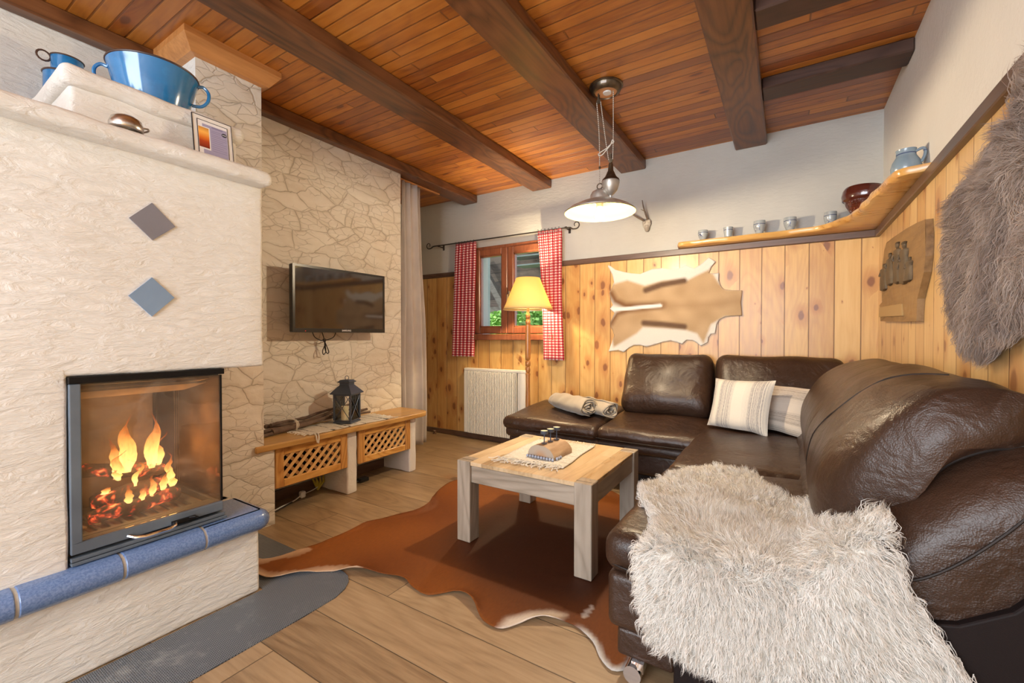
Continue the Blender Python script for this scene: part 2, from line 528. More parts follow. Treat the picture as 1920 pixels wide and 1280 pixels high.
def mk_rug_weave(name, dark=False):
    M = Mat(name, .95); x, y, z = M.sep(M.obj())
    rows = M.ma('ABSOLUTE', M.ma('SINE', M.ma('MULTIPLY', y, 330.)))
    n = M.noise(M.obj(), 90., 4, .7)
    c = M.ramp(n, [(.3, (.62, .56, .46)), (.6, (.80, .76, .68))])
    stripe = M.ma('MULTIPLY', M.step(M.noise(M.comb(M.ma('MULTIPLY', x, 2.), M.ma('MULTIPLY', y, 26.), 0), 1., 2, .5), .57, .62), M.step(M.noise(M.obj(), 45., 2), .35, .5))
    c = M.mix(M.ma('MULTIPLY', stripe, .9 if dark else .45), c, (.05, .05, .055) if dark else (.42, .37, .30))
    M.set(**{'Base Color': c}); M.bump(M.ma('ADD', rows, M.ma('MULTIPLY', n, 1.5)), .6, .006)
    return M.m
def mk_vcol(name, rough=.8, fine=220, bump=.3, stretch=(1, 1, 1), var=.25, dist=.003):
    """pigment from the mesh's own colour attribute, broken up by short hair"""
    M = Mat(name, rough)
    c = M.nd('ShaderNodeVertexColor', layer_name='hide_colour')
    n = M.noise(M.mapp(M.obj(), stretch), fine, 4, .65)
    k = M.ma('ADD', 1 - var, M.ma('MULTIPLY', n, var * 2))
    c = M.mix(1., c, M.comb(k, k, k), 'MULTIPLY')
    M.set(**{'Base Color': c, 'Specular IOR Level': .2}); M.bump(n, bump, dist)
    return M.m
def mk_emit(name, col, strength):
    M = Mat(name, .5, col); M.set(**{'Emission Color': col, 'Emission Strength': strength}); return M.m
def mk_glass(name, rough=0, tint=(1, 1, 1), dirt=0):
    M = Mat(name, rough)
    tr = M.nd('ShaderNodeBsdfTransparent', {'Color': (*tint, 1)})
    gl = M.nd('ShaderNodeBsdfGlossy', {'Color': (1, 1, 1, 1), 'Roughness': rough})
    fr = M.nd('ShaderNodeFresnel', {0: 1.45})
    mx = M.nd('ShaderNodeMixShader', {0: fr, 1: tr, 2: gl})
    if dirt:
        x, y, z = M.sep(M.obj())
        n = M.noise(M.obj(), 5., 4, .6, .8)
        hi = M.step(z, dirt[0], dirt[1])
        f = M.ma('MULTIPLY', M.ma('ADD', M.ma('MULTIPLY', M.step(n, .4, .75), .45), M.ma('MULTIPLY', hi, .25)), dirt[2])
        df = M.nd('ShaderNodeBsdfDiffuse', {'Color': M.mix(n, (.22, .15, .10), (.55, .45, .34))})
        mx = M.nd('ShaderNodeMixShader', {0: f, 1: mx, 2: df})
    M.t.links.new(mx, M.out.inputs[0])
    return M.m

m = {}
m['stone'] = mk_stone()
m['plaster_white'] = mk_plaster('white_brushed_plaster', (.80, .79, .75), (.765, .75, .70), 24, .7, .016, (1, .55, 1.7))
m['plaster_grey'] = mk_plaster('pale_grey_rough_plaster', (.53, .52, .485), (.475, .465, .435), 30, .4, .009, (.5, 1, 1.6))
m['plaster_right'] = mk_plaster('offwhite_rough_plaster', (.70, .685, .65), (.66, .645, .61), 34, .35, .008)
m['floor'] = wood('oak_floor_planks', (.19, .12, .065), (.35, .24, .135), (.49, .36, .22), 'x', 'y', .215, 1.9, rough=.42, fine=70, rings=3.4, ringamt=.24,
                  gap=.0028, var=.13, off=.027, seamdepth=.75, knots=.12, knotcol=(.12, .07, .04), knotsc=(2.4, 1.3))
m['ceiling'] = wood('orange_varnished_ceiling_boards', (.27, .075, .011), (.50, .175, .024), (.64, .27, .05), 'x', 'y', .0705, 2.2, rough=.38, fine=50, rings=4, ringamt=.25,
                    gap=.006, gapcol=(.05, .012, .004), var=.42, coat=.25, off=.012, knots=.25, knotcol=(.14, .04, .01), knotsc=(9., 3.))
m['beam'] = wood('dark_stained_beam', (.055, .020, .008), (.155, .058, .020), (.27, .115, .042), 'y', rough=.42, fine=40, rings=4, ringamt=.5, coat=.25, bump=.4)
m['beam_x'] = wood('dark_stained_cross_beam', (.030, .014, .010), (.065, .03, .02), (.10, .05, .032), 'x', rough=.5, fine=40, rings=4, ringamt=.4)
PINE = dict(rough=.42, fine=45, rings=3.2, ringamt=.18, coat=.25, var=.30, gap=.0042, gapcol=(.16, .06, .018), seamdepth=.85)
m['pine_back'] = wood('knotty_pine_back', (.52, .27, .08), (.68, .41, .14), (.78, .525, .22), 'z', 'x', .1455, knots=.75, knotcol=(.20, .065, .02), off=.0125, knotsc=(8., 4.6), **PINE)
m['pine_right'] = wood('knotty_pine_right', (.57, .33, .12), (.72, .485, .215), (.81, .60, .31), 'z', 'y', .1455, knots=.6, knotcol=(.26, .10, .035), off=.02, knotsc=(8., 4.6), **PINE)
m['rail'] = wood('dark_rail_wood', (.06, .030, .02), (.12, .065, .042), (.19, .11, .07), 'x', rough=.4, fine=70, rings=3, ringamt=.3, coat=.2)
m['rail_y'] = wood('dark_rail_wood_side', (.06, .030, .02), (.12, .065, .042), (.19, .11, .07), 'y', rough=.4, fine=70, rings=3, ringamt=.3, coat=.2)
m['trimwood'] = wood('amber_trim_wood', (.40, .155, .04), (.60, .27, .085), (.72, .37, .15), 'y', rough=.4, fine=50, rings=3, ringamt=.3, coat=.3)
m['window_wood'] = wood('red_brown_window_wood', (.16, .045, .02), (.30, .10, .045), (.40, .16, .075), 'z', rough=.35, fine=60, rings=3, ringamt=.2, coat=.4)
m['leather'] = mk_leather()
m['blackpanel'] = mk_darkpanel()
m['seam'] = plain('dark_thread', (.012, .007, .005), .6)
m['gingham'] = mk_gingham()
m['glass'] = mk_glass('clear_glass')
m['firebrick'] = bumpy('sooty_firebox_lining', (.32, .27, .22), .85, 20, .4, .01, col2=(.10, .085, .075), vscale=5)
m['stovemetal'] = bumpy('blue_grey_stove_steel', (.15, .19, .235), .42, 60, .1, .002, col2=(.11, .14, .18), vscale=6, metal=.15)
m['blackmetal'] = plain('black_iron', (.012, .012, .013), .45, .6)
m['chrome'] = plain('polished_chrome', (.75, .75, .77), .12, 1)
m['steel'] = plain('brushed_steel', (.62, .60, .56), .28, 1)
def mk_bluetile():
    M = Mat('blue_glazed_tile', .3); P = M.obj()
    n = M.noise(P, 160., 3, .6); b = M.noise(P, 5., 2)
    c = M.mix(M.step(n, .35, .65), (.085, .165, .37), (.165, .265, .50)); c = M.mix(M.ma('MULTIPLY', b, .3), c, (.20, .27, .47))
    M.set(**{'Base Color': c, 'Coat Weight': .4, 'Coat Roughness': .2}); M.bump(n, .08, .002); return M.m
m['bluetile'] = mk_bluetile()
m['greytile'] = bumpy('slate_grey_wall_tile', (.21, .205, .235), .6, 90, .1, .002, col2=(.18, .175, .20))
m['bluetile_matt'] = bumpy('pale_blue_wall_tile', (.22, .32, .46), .6, 90, .1, .002, col2=(.19, .28, .41))
m['grout'] = bumpy('pale_grout', (.55, .54, .50), .9, 60, .2, .003)
m['radiator'] = plain('cream_radiator_enamel', (.80, .765, .68), .38)
m['white_plastic'] = plain('white_plastic', (.78, .77, .74), .4)
m['black_plastic'] = plain('black_plastic', (.012, .012, .013), .28)
m['curtain_grey'] = mk_cloth('mauve_grey_curtain', (.56, .51, .49), 260, .9, .12, (.50, .455, .44))
m['rugmat_white'] = mk_rug_weave('cream_rag_weave')
m['rugmat_dark'] = mk_rug_weave('black_flecked_rag_weave', True)
m['fringe'] = mk_cloth('cream_cotton_fringe', (.74, .70, .62), 200)
# ================================================================ room shell
YR = -2.7          # wall behind the photographer
XF = -3.72         # far side of the curtained alcove
b = MB().box(XF, XR + .15, YR, YB + .25, -.06, 0)
struct(b.build('floor', m['floor']))
b = MB().box(XF, XR + .15, YR, YB + .25, ZC, ZC + .06)
struct(b.build('ceiling', m['ceiling']))
WX0, WX1, WZ0, WZ1 = -2.84, -1.80, 1.06, 2.03    # window hole
def holed(x0, x1, y0, y1, z0, z1):
    b = MB()
    b.box(x0, WX0, y0, y1, z0, z1); b.box(WX1, x1, y0, y1, z0, z1)
    if z0 < WZ0: b.box(WX0, WX1, y0, y1, z0, WZ0)
    if z1 > WZ1: b.box(WX0, WX1, y0, y1, WZ1, z1)
    return b
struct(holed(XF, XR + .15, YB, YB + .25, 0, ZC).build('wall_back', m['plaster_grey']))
struct(MB().box(XR, XR + .15, YR, YB, 0, ZC).build('wall_right', m['plaster_right']))
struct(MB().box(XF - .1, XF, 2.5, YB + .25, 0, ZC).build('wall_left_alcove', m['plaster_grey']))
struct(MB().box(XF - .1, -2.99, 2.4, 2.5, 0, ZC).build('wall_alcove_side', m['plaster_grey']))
struct(MB().box(-2.99, -2.87, 1.34, 2.725, 0, ZC).build('wall_left_stone', m['stone']))
struct(MB().box(-3.04, -2.89, YR, 1.34, 0, ZC).build('wall_left', m['plaster_white']))
# unseen wall behind the camera; its wide window is assumed, to carry added daylight
b = MB(); RX0, RX1, RZ0, RZ1 = -2.3, .2, .55, 2.2
b.box(XF, RX0, YR - .15, YR, 0, ZC); b.box(RX1, XR + .15, YR - .15, YR, 0, ZC)
b.box(RX0, RX1, YR - .15, YR, 0, RZ0); b.box(RX0, RX1, YR - .15, YR, RZ1, ZC)
struct(b.build('wall_rear', m['plaster_right']))

# pine panelling and rails
b = MB()
PB = YB - .02
b.box(XF, WX0, PB, YB, 0, 1.765); b.box(WX1, XR, PB, YB, 0, 1.765); b.box(WX0, WX1, PB, YB, 0, WZ0)
struct(b.build('trim_1', m['pine_back']))
struct(MB().box(XR - .02, XR, YR, PB, 0, 1.765).build('trim_2', m['pine_right']))
b = MB()
b.cbox(XF, WX0 - .0, YB - .045, YB, 1.752, 1.80, .004); b.cbox(WX1, XR, YB - .045, YB, 1.752, 1.80, .004)
struct(b.build('trim_3', m['rail']))
struct(MB().cbox(XR - .045, XR, YR, YB - .045, 1.752, 1.80, .004).build('trim_4', m['rail_y']))
struct(MB().cbox(XF, XR - .045, PB - .018, PB, 0, .055, .006).build('baseboard_back', m['rail']))
struct(MB().cbox(XR - .04, XR - .02, YR, PB - .02, 0, .055, .006).build('baseboard_right', m['rail_y']))

# ceiling beams: long ones run away from the camera
def beam(x0, x1, label, y0=YR, y1=YB, mat='beam', z=2.515, axis='y'):
    o = MB().cbox(x0, x1, y0, y1, z, ZC, .008).build('ceiling_beam', m[mat], org=((x0 + x1) / 2, y0, z))
    return tag(o, label, 'beam', 'dark ceiling beams')
# leftmost beam is cut by the chimney, so it is two lengths
beam(-2.89, -2.81, 'dark slim ceiling beam above the white wall behind the blue bowl', YR, 1.0)
beam(-2.985, -2.80, 'dark ceiling beam running along the top of the stone-patterned wall above the television', 1.36, YB)
beam(-2.125, -1.915, 'dark ceiling beam that passes beside the chimney and ends above the window')
beam(-1.238, -1.02, 'dark ceiling beam directly beside the pendant lamp ceiling plate')
beam(-.342, -.132, 'dark ceiling beam nearest the right wall that the short cross beams butt into')
for y0, y1, l in ((2.925, 3.085, 'short dark cross beam nearest the back wall above the corner shelf'), (2.205, 2.36, 'short dark cross beam at the top edge of the picture nearest the camera')):
    beam(-.132, XR, l, y0, y1, 'beam_x', 2.525)

# chimney column in stone paper, whose near side is plain white
b = MB()
b.box(-2.889, -2.523, 1.02, 1.345, .436, ZC)
b.box(-2.889, -2.523, .9, 1.02, .436, 1.70)
b.box(-2.889, -2.523, .9, 1.405, 0, .436)
for k, f in enumerate(b.f):
    ys = [b.v[i][1] for i in f]
    if max(ys) - min(ys) < 1e-6 and ys[0] < 1.03: b.m[k] = 1
struct(b.build('wall_chimney', [m['stone'], m['plaster_white']], weld=False))
# amber moulding round the top of the chimney
def moulding():
    b = MB(); pr = [(0, 2.50), (.03, 2.505), (.075, 2.565), (.075, ZC), (0, ZC)]
    x0, y0, y1 = -2.523, 1.02, 1.345
    for (d, z), (d2, z2) in zip(pr[:-1], pr[1:]):
        b.add([(-2.81, y0 - d, z), (x0 + d, y0 - d, z), (x0 + d2, y0 - d2, z2), (-2.81, y0 - d2, z2)], [(0, 1, 2, 3)])
        b.add([(x0 + d, y0 - d, z), (x0 + d, y1 + d, z), (x0 + d2, y1 + d2, z2), (x0 + d2, y0 - d2, z2)], [(0, 1, 2, 3)])
        b.add([(x0 + d, y1 + d, z), (-2.80, y1 + d, z), (-2.80, y1 + d2, z2), (x0 + d2, y1 + d2, z2)], [(0, 1, 2, 3)])
    return b
struct(moulding().build('trim_5', m['trimwood']))

# ---------------------------------------------------------------- window
win = bpy.data.objects.new('window_1', None); COL.objects.link(win); win.location = (WX0, YB, WZ0); win['kind'] = 'structure'; ORG['window_1'] = Vector(win.location)
b = MB(); y0, y1 = YB - .035, YB + .10; t = .035
b.cbox(WX0, WX0 + t, y0, y1, WZ0, WZ1, .004); b.cbox(WX1 - t, WX1, y0, y1, WZ0, WZ1, .004)
b.cbox(WX0 + t, WX1 - t, y0, y1, WZ1 - t, WZ1, .004); b.cbox(WX0 + t, WX1 - t, y0, y1, WZ0, WZ0 + t + .02, .004)
b.build('window_frame', m['window_wood'], win)
b = MB().cbox(WX0 - .0, WX1 + .0, YB - .09, YB - .03, WZ0 - .005, WZ0 + .055, .006); b.build('window_sill', m['window_wood'], win)
XM = -2.395
def sash(x0, x1, name, handle=None):
    w = .07; z0, z1 = WZ0 + .06, WZ1 - .03; ya, yb = YB - .045, YB + .02
    b = MB(); b.cbox(x0, x0 + w, ya, yb, z0, z1, .008); b.cbox(x1 - w, x1, ya, yb, z0, z1, .008)
    b.cbox(x0 + w, x1 - w, ya, yb, z1 - w, z1, .008); b.cbox(x0 + w, x1 - w, ya, yb, z0, z0 + w, .008)
    # inner glazing bead
    for q in ((x0 + w, x0 + w + .01, z0 + w, z1 - w), (x1 - w - .01, x1 - w, z0 + w, z1 - w), (x0 + w, x1 - w, z0 + w, z0 + w + .01), (x0 + w, x1 - w, z1 - w - .01, z1 - w)):
        b.box(q[0], q[1], ya + .015, yb - .01, q[2], q[3])
    s = b.build('sash', m['window_wood'], win)
    g = MB().box(x0 + w, x1 - w, YB - .016, YB - .010, z0 + w, z1 - w).build('pane', m['glass'], s)
    return s
sash(WX0 + .03, XM - .002, 'l'); s2 = sash(XM + .002, WX1 - .03, 'r')
h = MB().cbox(XM + .015, XM + .04, YB - .058, YB - .045, 1.46, 1.55, .004); h.cbox(XM + .02, XM + .036, YB - .085, YB - .058, 1.50, 1.515, .003); h.cbox(XM + .02, XM + .036, YB - .092, YB - .08, 1.43, 1.515, .004)
plabel(h.build('window_handle', m['steel'], s2), 'silver window handle')
# ================================================================ masonry fireplace
fp = empty('masonry_fireplace', (-2.4, -.2, 0), 'white plastered masonry fireplace with blue tiled ledge and glass-fronted firebox', 'fireplace')
YS = -1.6      # how far it runs behind the frame edge
FX = -1.93
b = MB()
plaster(b, -2.888, FX, YS, 1.03, .968, 1.76, .012, .004, (6, 40, 14))
plaster(b, -2.888, FX, YS, .415, .30, 1.0, .010, .004, (6, 30, 10), seed=3)
b.build('chimney_breast', m['plaster_white'], fp, smooth=True)
b = MB(); plaster(b, -2.888, -1.915, YS, 1.0, 0, .285, .012, .004, (4, 40, 6), seed=5)
b.build('plinth', m['plaster_white'], fp, smooth=True)
b = MB(); plaster(b, -2.888, -1.852, YS, 1.036, 1.735, 1.792, .024, .007, (4, 50, 3), freq=9, seed=8)
b.build('mantel', m['plaster_white'], fp, smooth=True)
b = MB(); plaster(b, -2.888, -2.022, .452, .972, 1.785, 1.95, .016, .006, (8, 10, 4), seed=11)
plaster(b, -2.888, -1.998, .428, .998, 1.932, 2.0, .026, .008, (10, 14, 2), freq=10, seed=12)
b.build('upper_tier', m['plaster_white'], fp, smooth=True)
# blue bullnose ledge tiles
seams = [-1.6, -1.1, -.65, -.19, .294, .536, .779]
ZL0, ZL1, LX = .272, .358, -1.862
def nose(xback, xf, za, zb, k=6):
    """side profile (x,z) of a bullnose tile"""
    r = (zb - za) / 2; pts = [(xback, za), (xf - r, za)]
    pts += [(xf - r + r * math.sin(PI * i / k), za + r - r * math.cos(PI * i / k)) for i in range(1, k)]
    pts += [(xf - r, zb), (xback, zb)]
    return pts
for a, c in zip(seams[:-1], seams[1:]):
    b = MB(); b.prism(nose(-2.2, LX, ZL0, ZL1), a + .004, c - .004, 'y')
    b.build('ledge_tile', m['bluetile'], fp, smooth=True, bevel=.003)
b = MB(); b.prism(nose(-2.2, LX - .004, ZL0 + .002, ZL1 - .003), YS, .99, 'y'); b.box(-2.24, -1.935, .3, .995, .275, ZL1 - .003)
b.build('ledge_grout', m['grout'], fp, smooth=True)
# end tile with rounded corner
def endtile(u, v):
    # v: 0..1 through nose profile, u: along path front edge -> rounded -> end edge
    pass
b = MB(); r = (ZL1 - ZL0) / 2; path = []
ye = 1.035; cr = .05
path.append(((LX, .783), (1, 0)))
path.append(((LX, ye - cr), (1, 0)))
for i in range(1, 7):
    an = PI / 2 * i / 7; path.append(((LX - cr + cr * math.cos(an), ye - cr + cr * math.sin(an)), (math.cos(an), math.sin(an))))
path.append(((LX - cr, ye), (0, 1))); path.append(((-2.13, ye), (0, 1)))
prof = [(-.035, 0)] + [(-r + r * math.sin(PI * i / 8), r - r * math.cos(PI * i / 8)) for i in range(9)] + [(-.035, 2 * r)]
vs = []; npf = len(prof)
for (px, py), (nx, ny) in path:
    for d, z in prof: vs.append((px + nx * d, py + ny * d, ZL0 + z))
fs = [(i * npf + j, i * npf + j + 1, (i + 1) * npf + j + 1, (i + 1) * npf + j) for i in range(len(path) - 1) for j in range(npf - 1)]
b.add(vs, fs)
top = [i * npf + npf - 1 for i in range(len(path))]
b.add([vs[i] for i in top] + [(-2.13, .783, ZL1)], [tuple(range(len(top) + 1))])
b.add([vs[i * npf] for i in range(len(path))] + [(-2.13, .783, ZL0)], [tuple(range(len(top) + 1))[::-1]])
b.add([vs[j] for j in range(npf)], [tuple(range(npf))])
b.build('ledge_tile', m['bluetile'], fp, smooth=True)
b = MB(); b.box(-2.16, -2.128, .783, 1.0, .30, ZL1 - .002); b.build('ledge_grout', m['grout'], fp)
# cast slot cover in middle ledge tile
b = MB(); zz = ZL1 + .0006
b.box(-1.965, -1.962, .655, .662, ZL1 - .002, zz)
for (y0, y1) in ((.60, .735),): b.box(-1.928, -1.925, y0, y1, ZL1 - .002, zz)
b.box(-1.938, -1.925, .600, .603, ZL1 - .002, zz); b.box(-1.938, -1.925, .732, .735, ZL1 - .002, zz); b.box(-1.952, -1.949, .65, .69, ZL1 - .002, zz)
b.build('air_slot', m['seam'], fp)
# two diamond tiles on the breast
def diamond(pts, mat, name, t):
    P = [onx(u, v, FX + .004) for u, v in pts]
    b = MB(); n = len(P); b.add([p - Vector((.02, 0, 0)) for p in P] + [p + Vector((.001, 0, 0)) for p in P], [(0, 1, 2, 3), (7, 6, 5, 4)] + [(i, (i + 1) % 4, 4 + (i + 1) % 4, 4 + i) for i in range(4)])
    plabel(b.build(name, m[mat], fp), t)
diamond([(285, 380), (329, 425), (286, 450), (242, 408)], 'greytile', 'decorative_tile', 'slate grey diamond tile set high in the plaster')
diamond([(285, 520), (327, 558), (285, 593), (241, 554)], 'bluetile_matt', 'decorative_tile', 'pale blue diamond tile set above the firebox')

# ---- firebox
Y0, Y1, Z0, Z1 = .418, .862, .385, .965
b = MB()
b.box(-2.42, -2.40, Y0, Y1 - .07, .39, .96)           # back lining
b.box(-2.40, -1.96, Y0 - .0, Y0 + .012, .39, .96)     # left lining
b.box(-2.40, -1.96, Y0, Y1, .945, .962)               # top
b.box(-2.42, -1.955, Y0, Y1, .385, .405)              # floor
b.build('firebox_lining', m['firebrick'], fp, bevel=.003)
b = MB(); b.box(-2.42, -2.37, Y1 - .07, Y1, .39, .96)
plabel(b.build('corner_post', m['blackmetal'], fp, bevel=.004), 'black rear corner post of the firebox')
# sloping baffle and smoke hood inside
b = MB(); b.add([(-1.99, Y0 + .01, .93), (-1.99, Y1 - .02, .93), (-2.36, Y1 - .02, .86), (-2.36, Y0 + .01, .86)], [(0, 1, 2, 3)]); b.add([(-1.985, Y0 + .01, .915), (-1.985, Y1 - .03, .915), (-2.06, Y1 - .08, .885), (-2.06, Y0 + .01, .885)], [(0, 1, 2, 3)])
b.build('baffle', m['firebrick'], fp, solid=.008)
# ash bed frame and grate
b = MB()
for q in ((-2.02, -1.985, Y0 + .015, Y1 - .01), (-2.33, -2.30, Y0 + .015, Y1 - .01), (-2.30, -2.02, Y0 + .02, Y0 + .05), (-2.30, -2.02, Y1 - .07, Y1 - .04)): b.box(q[0], q[1], q[2], q[3], .405, .425)
for k in range(9): b.box(-2.29, -2.03, Y0 + .06 + k * .036, Y0 + .072 + k * .036, .405, .415)
b.build('grate', m['stovemetal'], fp, bevel=.002)
# outer steel door frame
FXF = -1.922
b = MB()
b.box(-1.975, FXF, Y0, Y0 + .028, .432, .945)                 # left stile
b.box(-1.975, FXF, Y0, Y1, Z0 + .012, .432)                        # bottom rail
b.box(-1.99, -1.955, Y0, Y1 + .0, .935, .95)
b.build('door_frame', m['stovemetal'], fp, bevel=.003)
b = MB().box(-1.99, FXF + .004, Y0 - .002, Y1 + .006, .946, .968); b.build('top_bar', m['blackmetal'], fp, bevel=.002)
b = MB(); b.box(-2.0, -1.918, Y0, Y1 + .012, .362, .372); b.box(-1.99, FXF, Y0, Y1 + .006, .374, .386); b.box(-2.37, -1.96, Y1 - .012, Y1 + .006, .36, .43)
b.build('base_rail', m['stovemetal'], fp, bevel=.002)
b = MB().box(FXF - .002, FXF + .004, Y0 + .02, .93 - .075, .425, .432)
m['stove_glass'] = mk_glass('smoky_stove_glass', .0, (.97, .93, .86), (.15 , .50, .62))
m['stove_glass_side'] = mk_glass('smoky_side_glass', .0, (.95, .88, .76), (.25, .52, .30))
g = MB().box(-1.942, -1.937, Y0 + .028, Y1 - .001, .432, .942); plabel(g.build('door_glass', m['stove_glass'], fp), 'soot-hazed front glass of the firebox')
g = MB().box(-2.37, -1.9425, Y1 - .004, Y1, .43, .942); plabel(g.build('side_glass', m['stove_glass_side'], fp), 'soot-hazed side glass of the firebox')
b = MB().box(-1.944, -1.934, Y1 - .003, Y1 + .003, .432, .942); b.build('glass_edge', m['blackmetal'], fp)
# handle with latch
hd = MB(); hd.tube([(-1.92, .56, .408), (-1.900, .575, .402), (-1.892, .60, .398), (-1.892, .67, .398), (-1.900, .69, .402), (-1.92, .70, .406)], .006, 8)
hd = hd.build('door_handle', m['chrome'], fp, smooth=True)
l = MB(); l.box(-1.922, -1.912, .685, .76, .400, .412); l.tube([(-1.915, .74, .41), (-1.905, .755, .41), (-1.905, .765, .404)], .004, 6)
l.build('door_latch', m['blackmetal'], hd)

# ---- burning logs and flames
def mk_ember():
    M = Mat('charred_glowing_log', .95)
    n = M.noise(M.obj(), 16., 5, .65, .5); cr = M.vor(M.vmath('ADD', M.obj(), M.vmath('SCALE', M.noise(M.obj(), 20., 2, out=1), scale=.05)), 22., 'DISTANCE_TO_EDGE')
    hot = M.ma('MULTIPLY', M.ma('SUBTRACT', 1., M.step(cr, 0, .22)), M.step(n, .50, .66))
    M.set(**{'Base Color': M.mix(n, (.015, .012, .012), (.10, .08, .075)),
             'Emission Color': M.ramp(hot, [(0, (1, .04, .015)), (.6, (1, .12, .04)), (1, (1, .45, .15))]), 'Emission Strength': M.ma('MULTIPLY', hot, 2.6)})
    M.bump(cr, .8, .01); return M.m
m['ember'] = mk_ember()
def log(p0, p1, r, seed, label):
    b = MB(); n = 14; pts = []; rs = []
    for i in range(n + 1):
        t = i / n; p = Vector(p0).lerp(Vector(p1), t); w = n3(t * 3, seed) * .012
        pts.append(p + Vector((w, w * .4, w))); rs.append(r * (1 + .22 * n3(t * 6, seed + 5)) * (.75 if i in (0, n) else 1))
    b.tube(pts, rs, 14)
    b.v = [tuple(Vector(v) + Vector((n3(v[0] * 40, v[1] * 40, v[2] * 40), 0, n3(v[2] * 40, v[0] * 40, 3))) * .006) for v in b.v]
    lo = min(v[2] for v in b.v)
    o = b.build('firewood_log', m['ember'], org=(*Vector(p0).lerp(Vector(p1), .5).xy, lo), smooth=True)
    return tag(o, label, 'log', 'burning logs in the firebox')
log((-2.10, .50, .445), (-2.12, .78, .452), .026, 1, 'charred log lying lowest at the front of the fire')
log((-2.19, .53, .475), (-2.17, .76, .50), .030, 2, 'middle charred log glowing red across the fire')
log((-2.23, .50, .595), (-2.16, .75, .555), .026, 3, 'topmost charred log slanting down to the right in the fire')
log((-2.25, .56, .458), (-2.26, .77, .458), .028, 4, 'charred log at the back of the fire under the flames')
def mk_flame():
    M = Mat('fire_flame', 1); x, y, z = M.sep(M.uvc())
    n = M.noise(M.mapp(M.obj(), (1, 1, .35)), 38., 3, .6, 1.)
    t = M.ma('ADD', y, M.ma('MULTIPLY', M.ma('SUBTRACT', n, .5), .55))
    col = M.ramp(t, [(0, (1, .62, .22)), (.35, (1, .5, .13)), (.7, (1, .24, .03)), (1, (.9, .08, .01))])
    st = M.ramp(t, [(0, 2.2), (.3, 1.6), (.75, .45), (1, .1)])
    em = M.nd('ShaderNodeEmission', {'Color': col, 'Strength': M.ma('MULTIPLY', st, 2.3)})
    tr = M.nd('ShaderNodeBsdfTransparent', {})
    a = M.ma('MULTIPLY', M.ramp(t, [(0, .35), (.15, .85), (.55, .6), (.95, 0.)]), M.step(n, .25, .5))
    mx = M.nd('ShaderNodeMixShader', {0: a, 1: tr, 2: em}); M.t.links.new(mx, M.out.inputs[0]); return M.m
m['flame'] = mk_flame()
b = MB()
def tongue(c, h, w, seed, lean=0):
    c = (c[0], c[1] - .012, c[2]); w *= .86; h *= 1.12
    def fn(u, v):
        an = 2 * PI * u; t = v
        r = w * (math.sin(PI * min(1, t * 1.15 + .12)) ** .8 if t < .75 else (math.sin(PI * (.75 * 1.15 + .12)) ** .8) * ((1 - t) / .25) ** .9)
        r = max(r, 1e-4)
        sw = n3(t * 2.4, seed) * .055 * t + lean * t * t
        return Vector((c[0] + math.cos(an) * r * .55 + n3(t * 2, seed + 9) * .03 * t, c[1] + math.sin(an) * r + sw + n3(t * 7, seed, an) * .008, c[2] + h * t))
    b.grid(fn, 14, 18, closeu=True, uv=lambda u, v: (u, v))
for c, h, w, s, le in (((-2.14, .635, .575), .215, .030, 1, .01), ((-2.16, .61, .57), .13, .020, 7, -.02), ((-2.15, .715, .57), .21, .026, 2, .015), ((-2.16, .735, .565), .13, .022, 3, .04), ((-2.13, .60, .56), .10, .018, 4, .03),
                       ((-2.12, .76, .50), .12, .016, 5, .01), ((-2.10, .63, .46), .075, .014, 6, -.01), ((-2.10, .67, .465), .06, .012, 8, .01), ((-2.1, .70, .47), .08, .013, 9, 0), ((-2.1, .735, .485), .07, .014, 10, .02),
                       ((-2.1, .60, .56), .05, .010, 11, -.03), ((-2.10, .56, .455), .03, .012, 14, .01), ((-2.14, .57, .51), .03, .014, 15, 0),
                       ((-2.12, .77, .485), .06, .016, 16, .0), ((-2.12, .655, .52), .10, .010, 17, .0)):
    tongue(c, h, w, s, le)
fl = b.build('fire', m['flame'], org=(-2.14, .66, .45), smooth=True)
tag(fl, 'orange and yellow flames rising from the logs in the firebox', 'fire', kind='stuff')

# hearth mat: embossed metal sheet
mat_poly = [(-2.5, 1.285), (-1.74, 1.285), (-1.69, 1.275), (-1.645, 1.245), (-1.612, 1.20), (-1.592, 1.14), (-1.588, 1.0), (-1.60, .3), (-1.60, -1.4), (-1.908, -1.4), (-1.908, 1.012), (-2.5, 1.012)]
def mk_mat():
    M = Mat('embossed_dark_metal', .38, metal=.35); x, y, z = M.sep(M.pos())
    def bars(sx, sy, off):
        u = M.ma('SUBTRACT', M.ma('FRACT', M.ma('ADD', M.ma('DIVIDE', M.ma('ADD', x, y), .0105), off)), .5)
        w = M.ma('SUBTRACT', M.ma('FRACT', M.ma('ADD', M.ma('DIVIDE', M.ma('SUBTRACT', x, y), .0105), off)), .5)
        d = M.ma('SQRT', M.ma('ADD', M.ma('POWER', M.ma('MULTIPLY', u, sx), 2.), M.ma('POWER', M.ma('MULTIPLY', w, sy), 2.)))
        return M.ma('SUBTRACT', 1., M.step(d, .30, .46))
    bb = M.ma('MAXIMUM', bars(1, 1.9, 0), bars(1.9, 1., .5))
    dust = M.step(M.noise(M.pos(), 7., 6, .75), .50, .72); near = M.step(y, 1.15, .55)
    sp = M.step(M.noise(M.pos(), 60., 4, .8), .58, .72)
    c = M.mix(bb, (.05, .062, .08), (.26, .29, .33))
    c = M.mix(M.ma('MULTIPLY', M.ma('MAXIMUM', dust, sp), M.ma('ADD', .12, M.ma('MULTIPLY', near, .55))), c, (.40, .42, .43))
    M.set(**{'Base Color': c}); M.bump(bb, .8, .003); return M.m
m['mat'] = mk_mat()
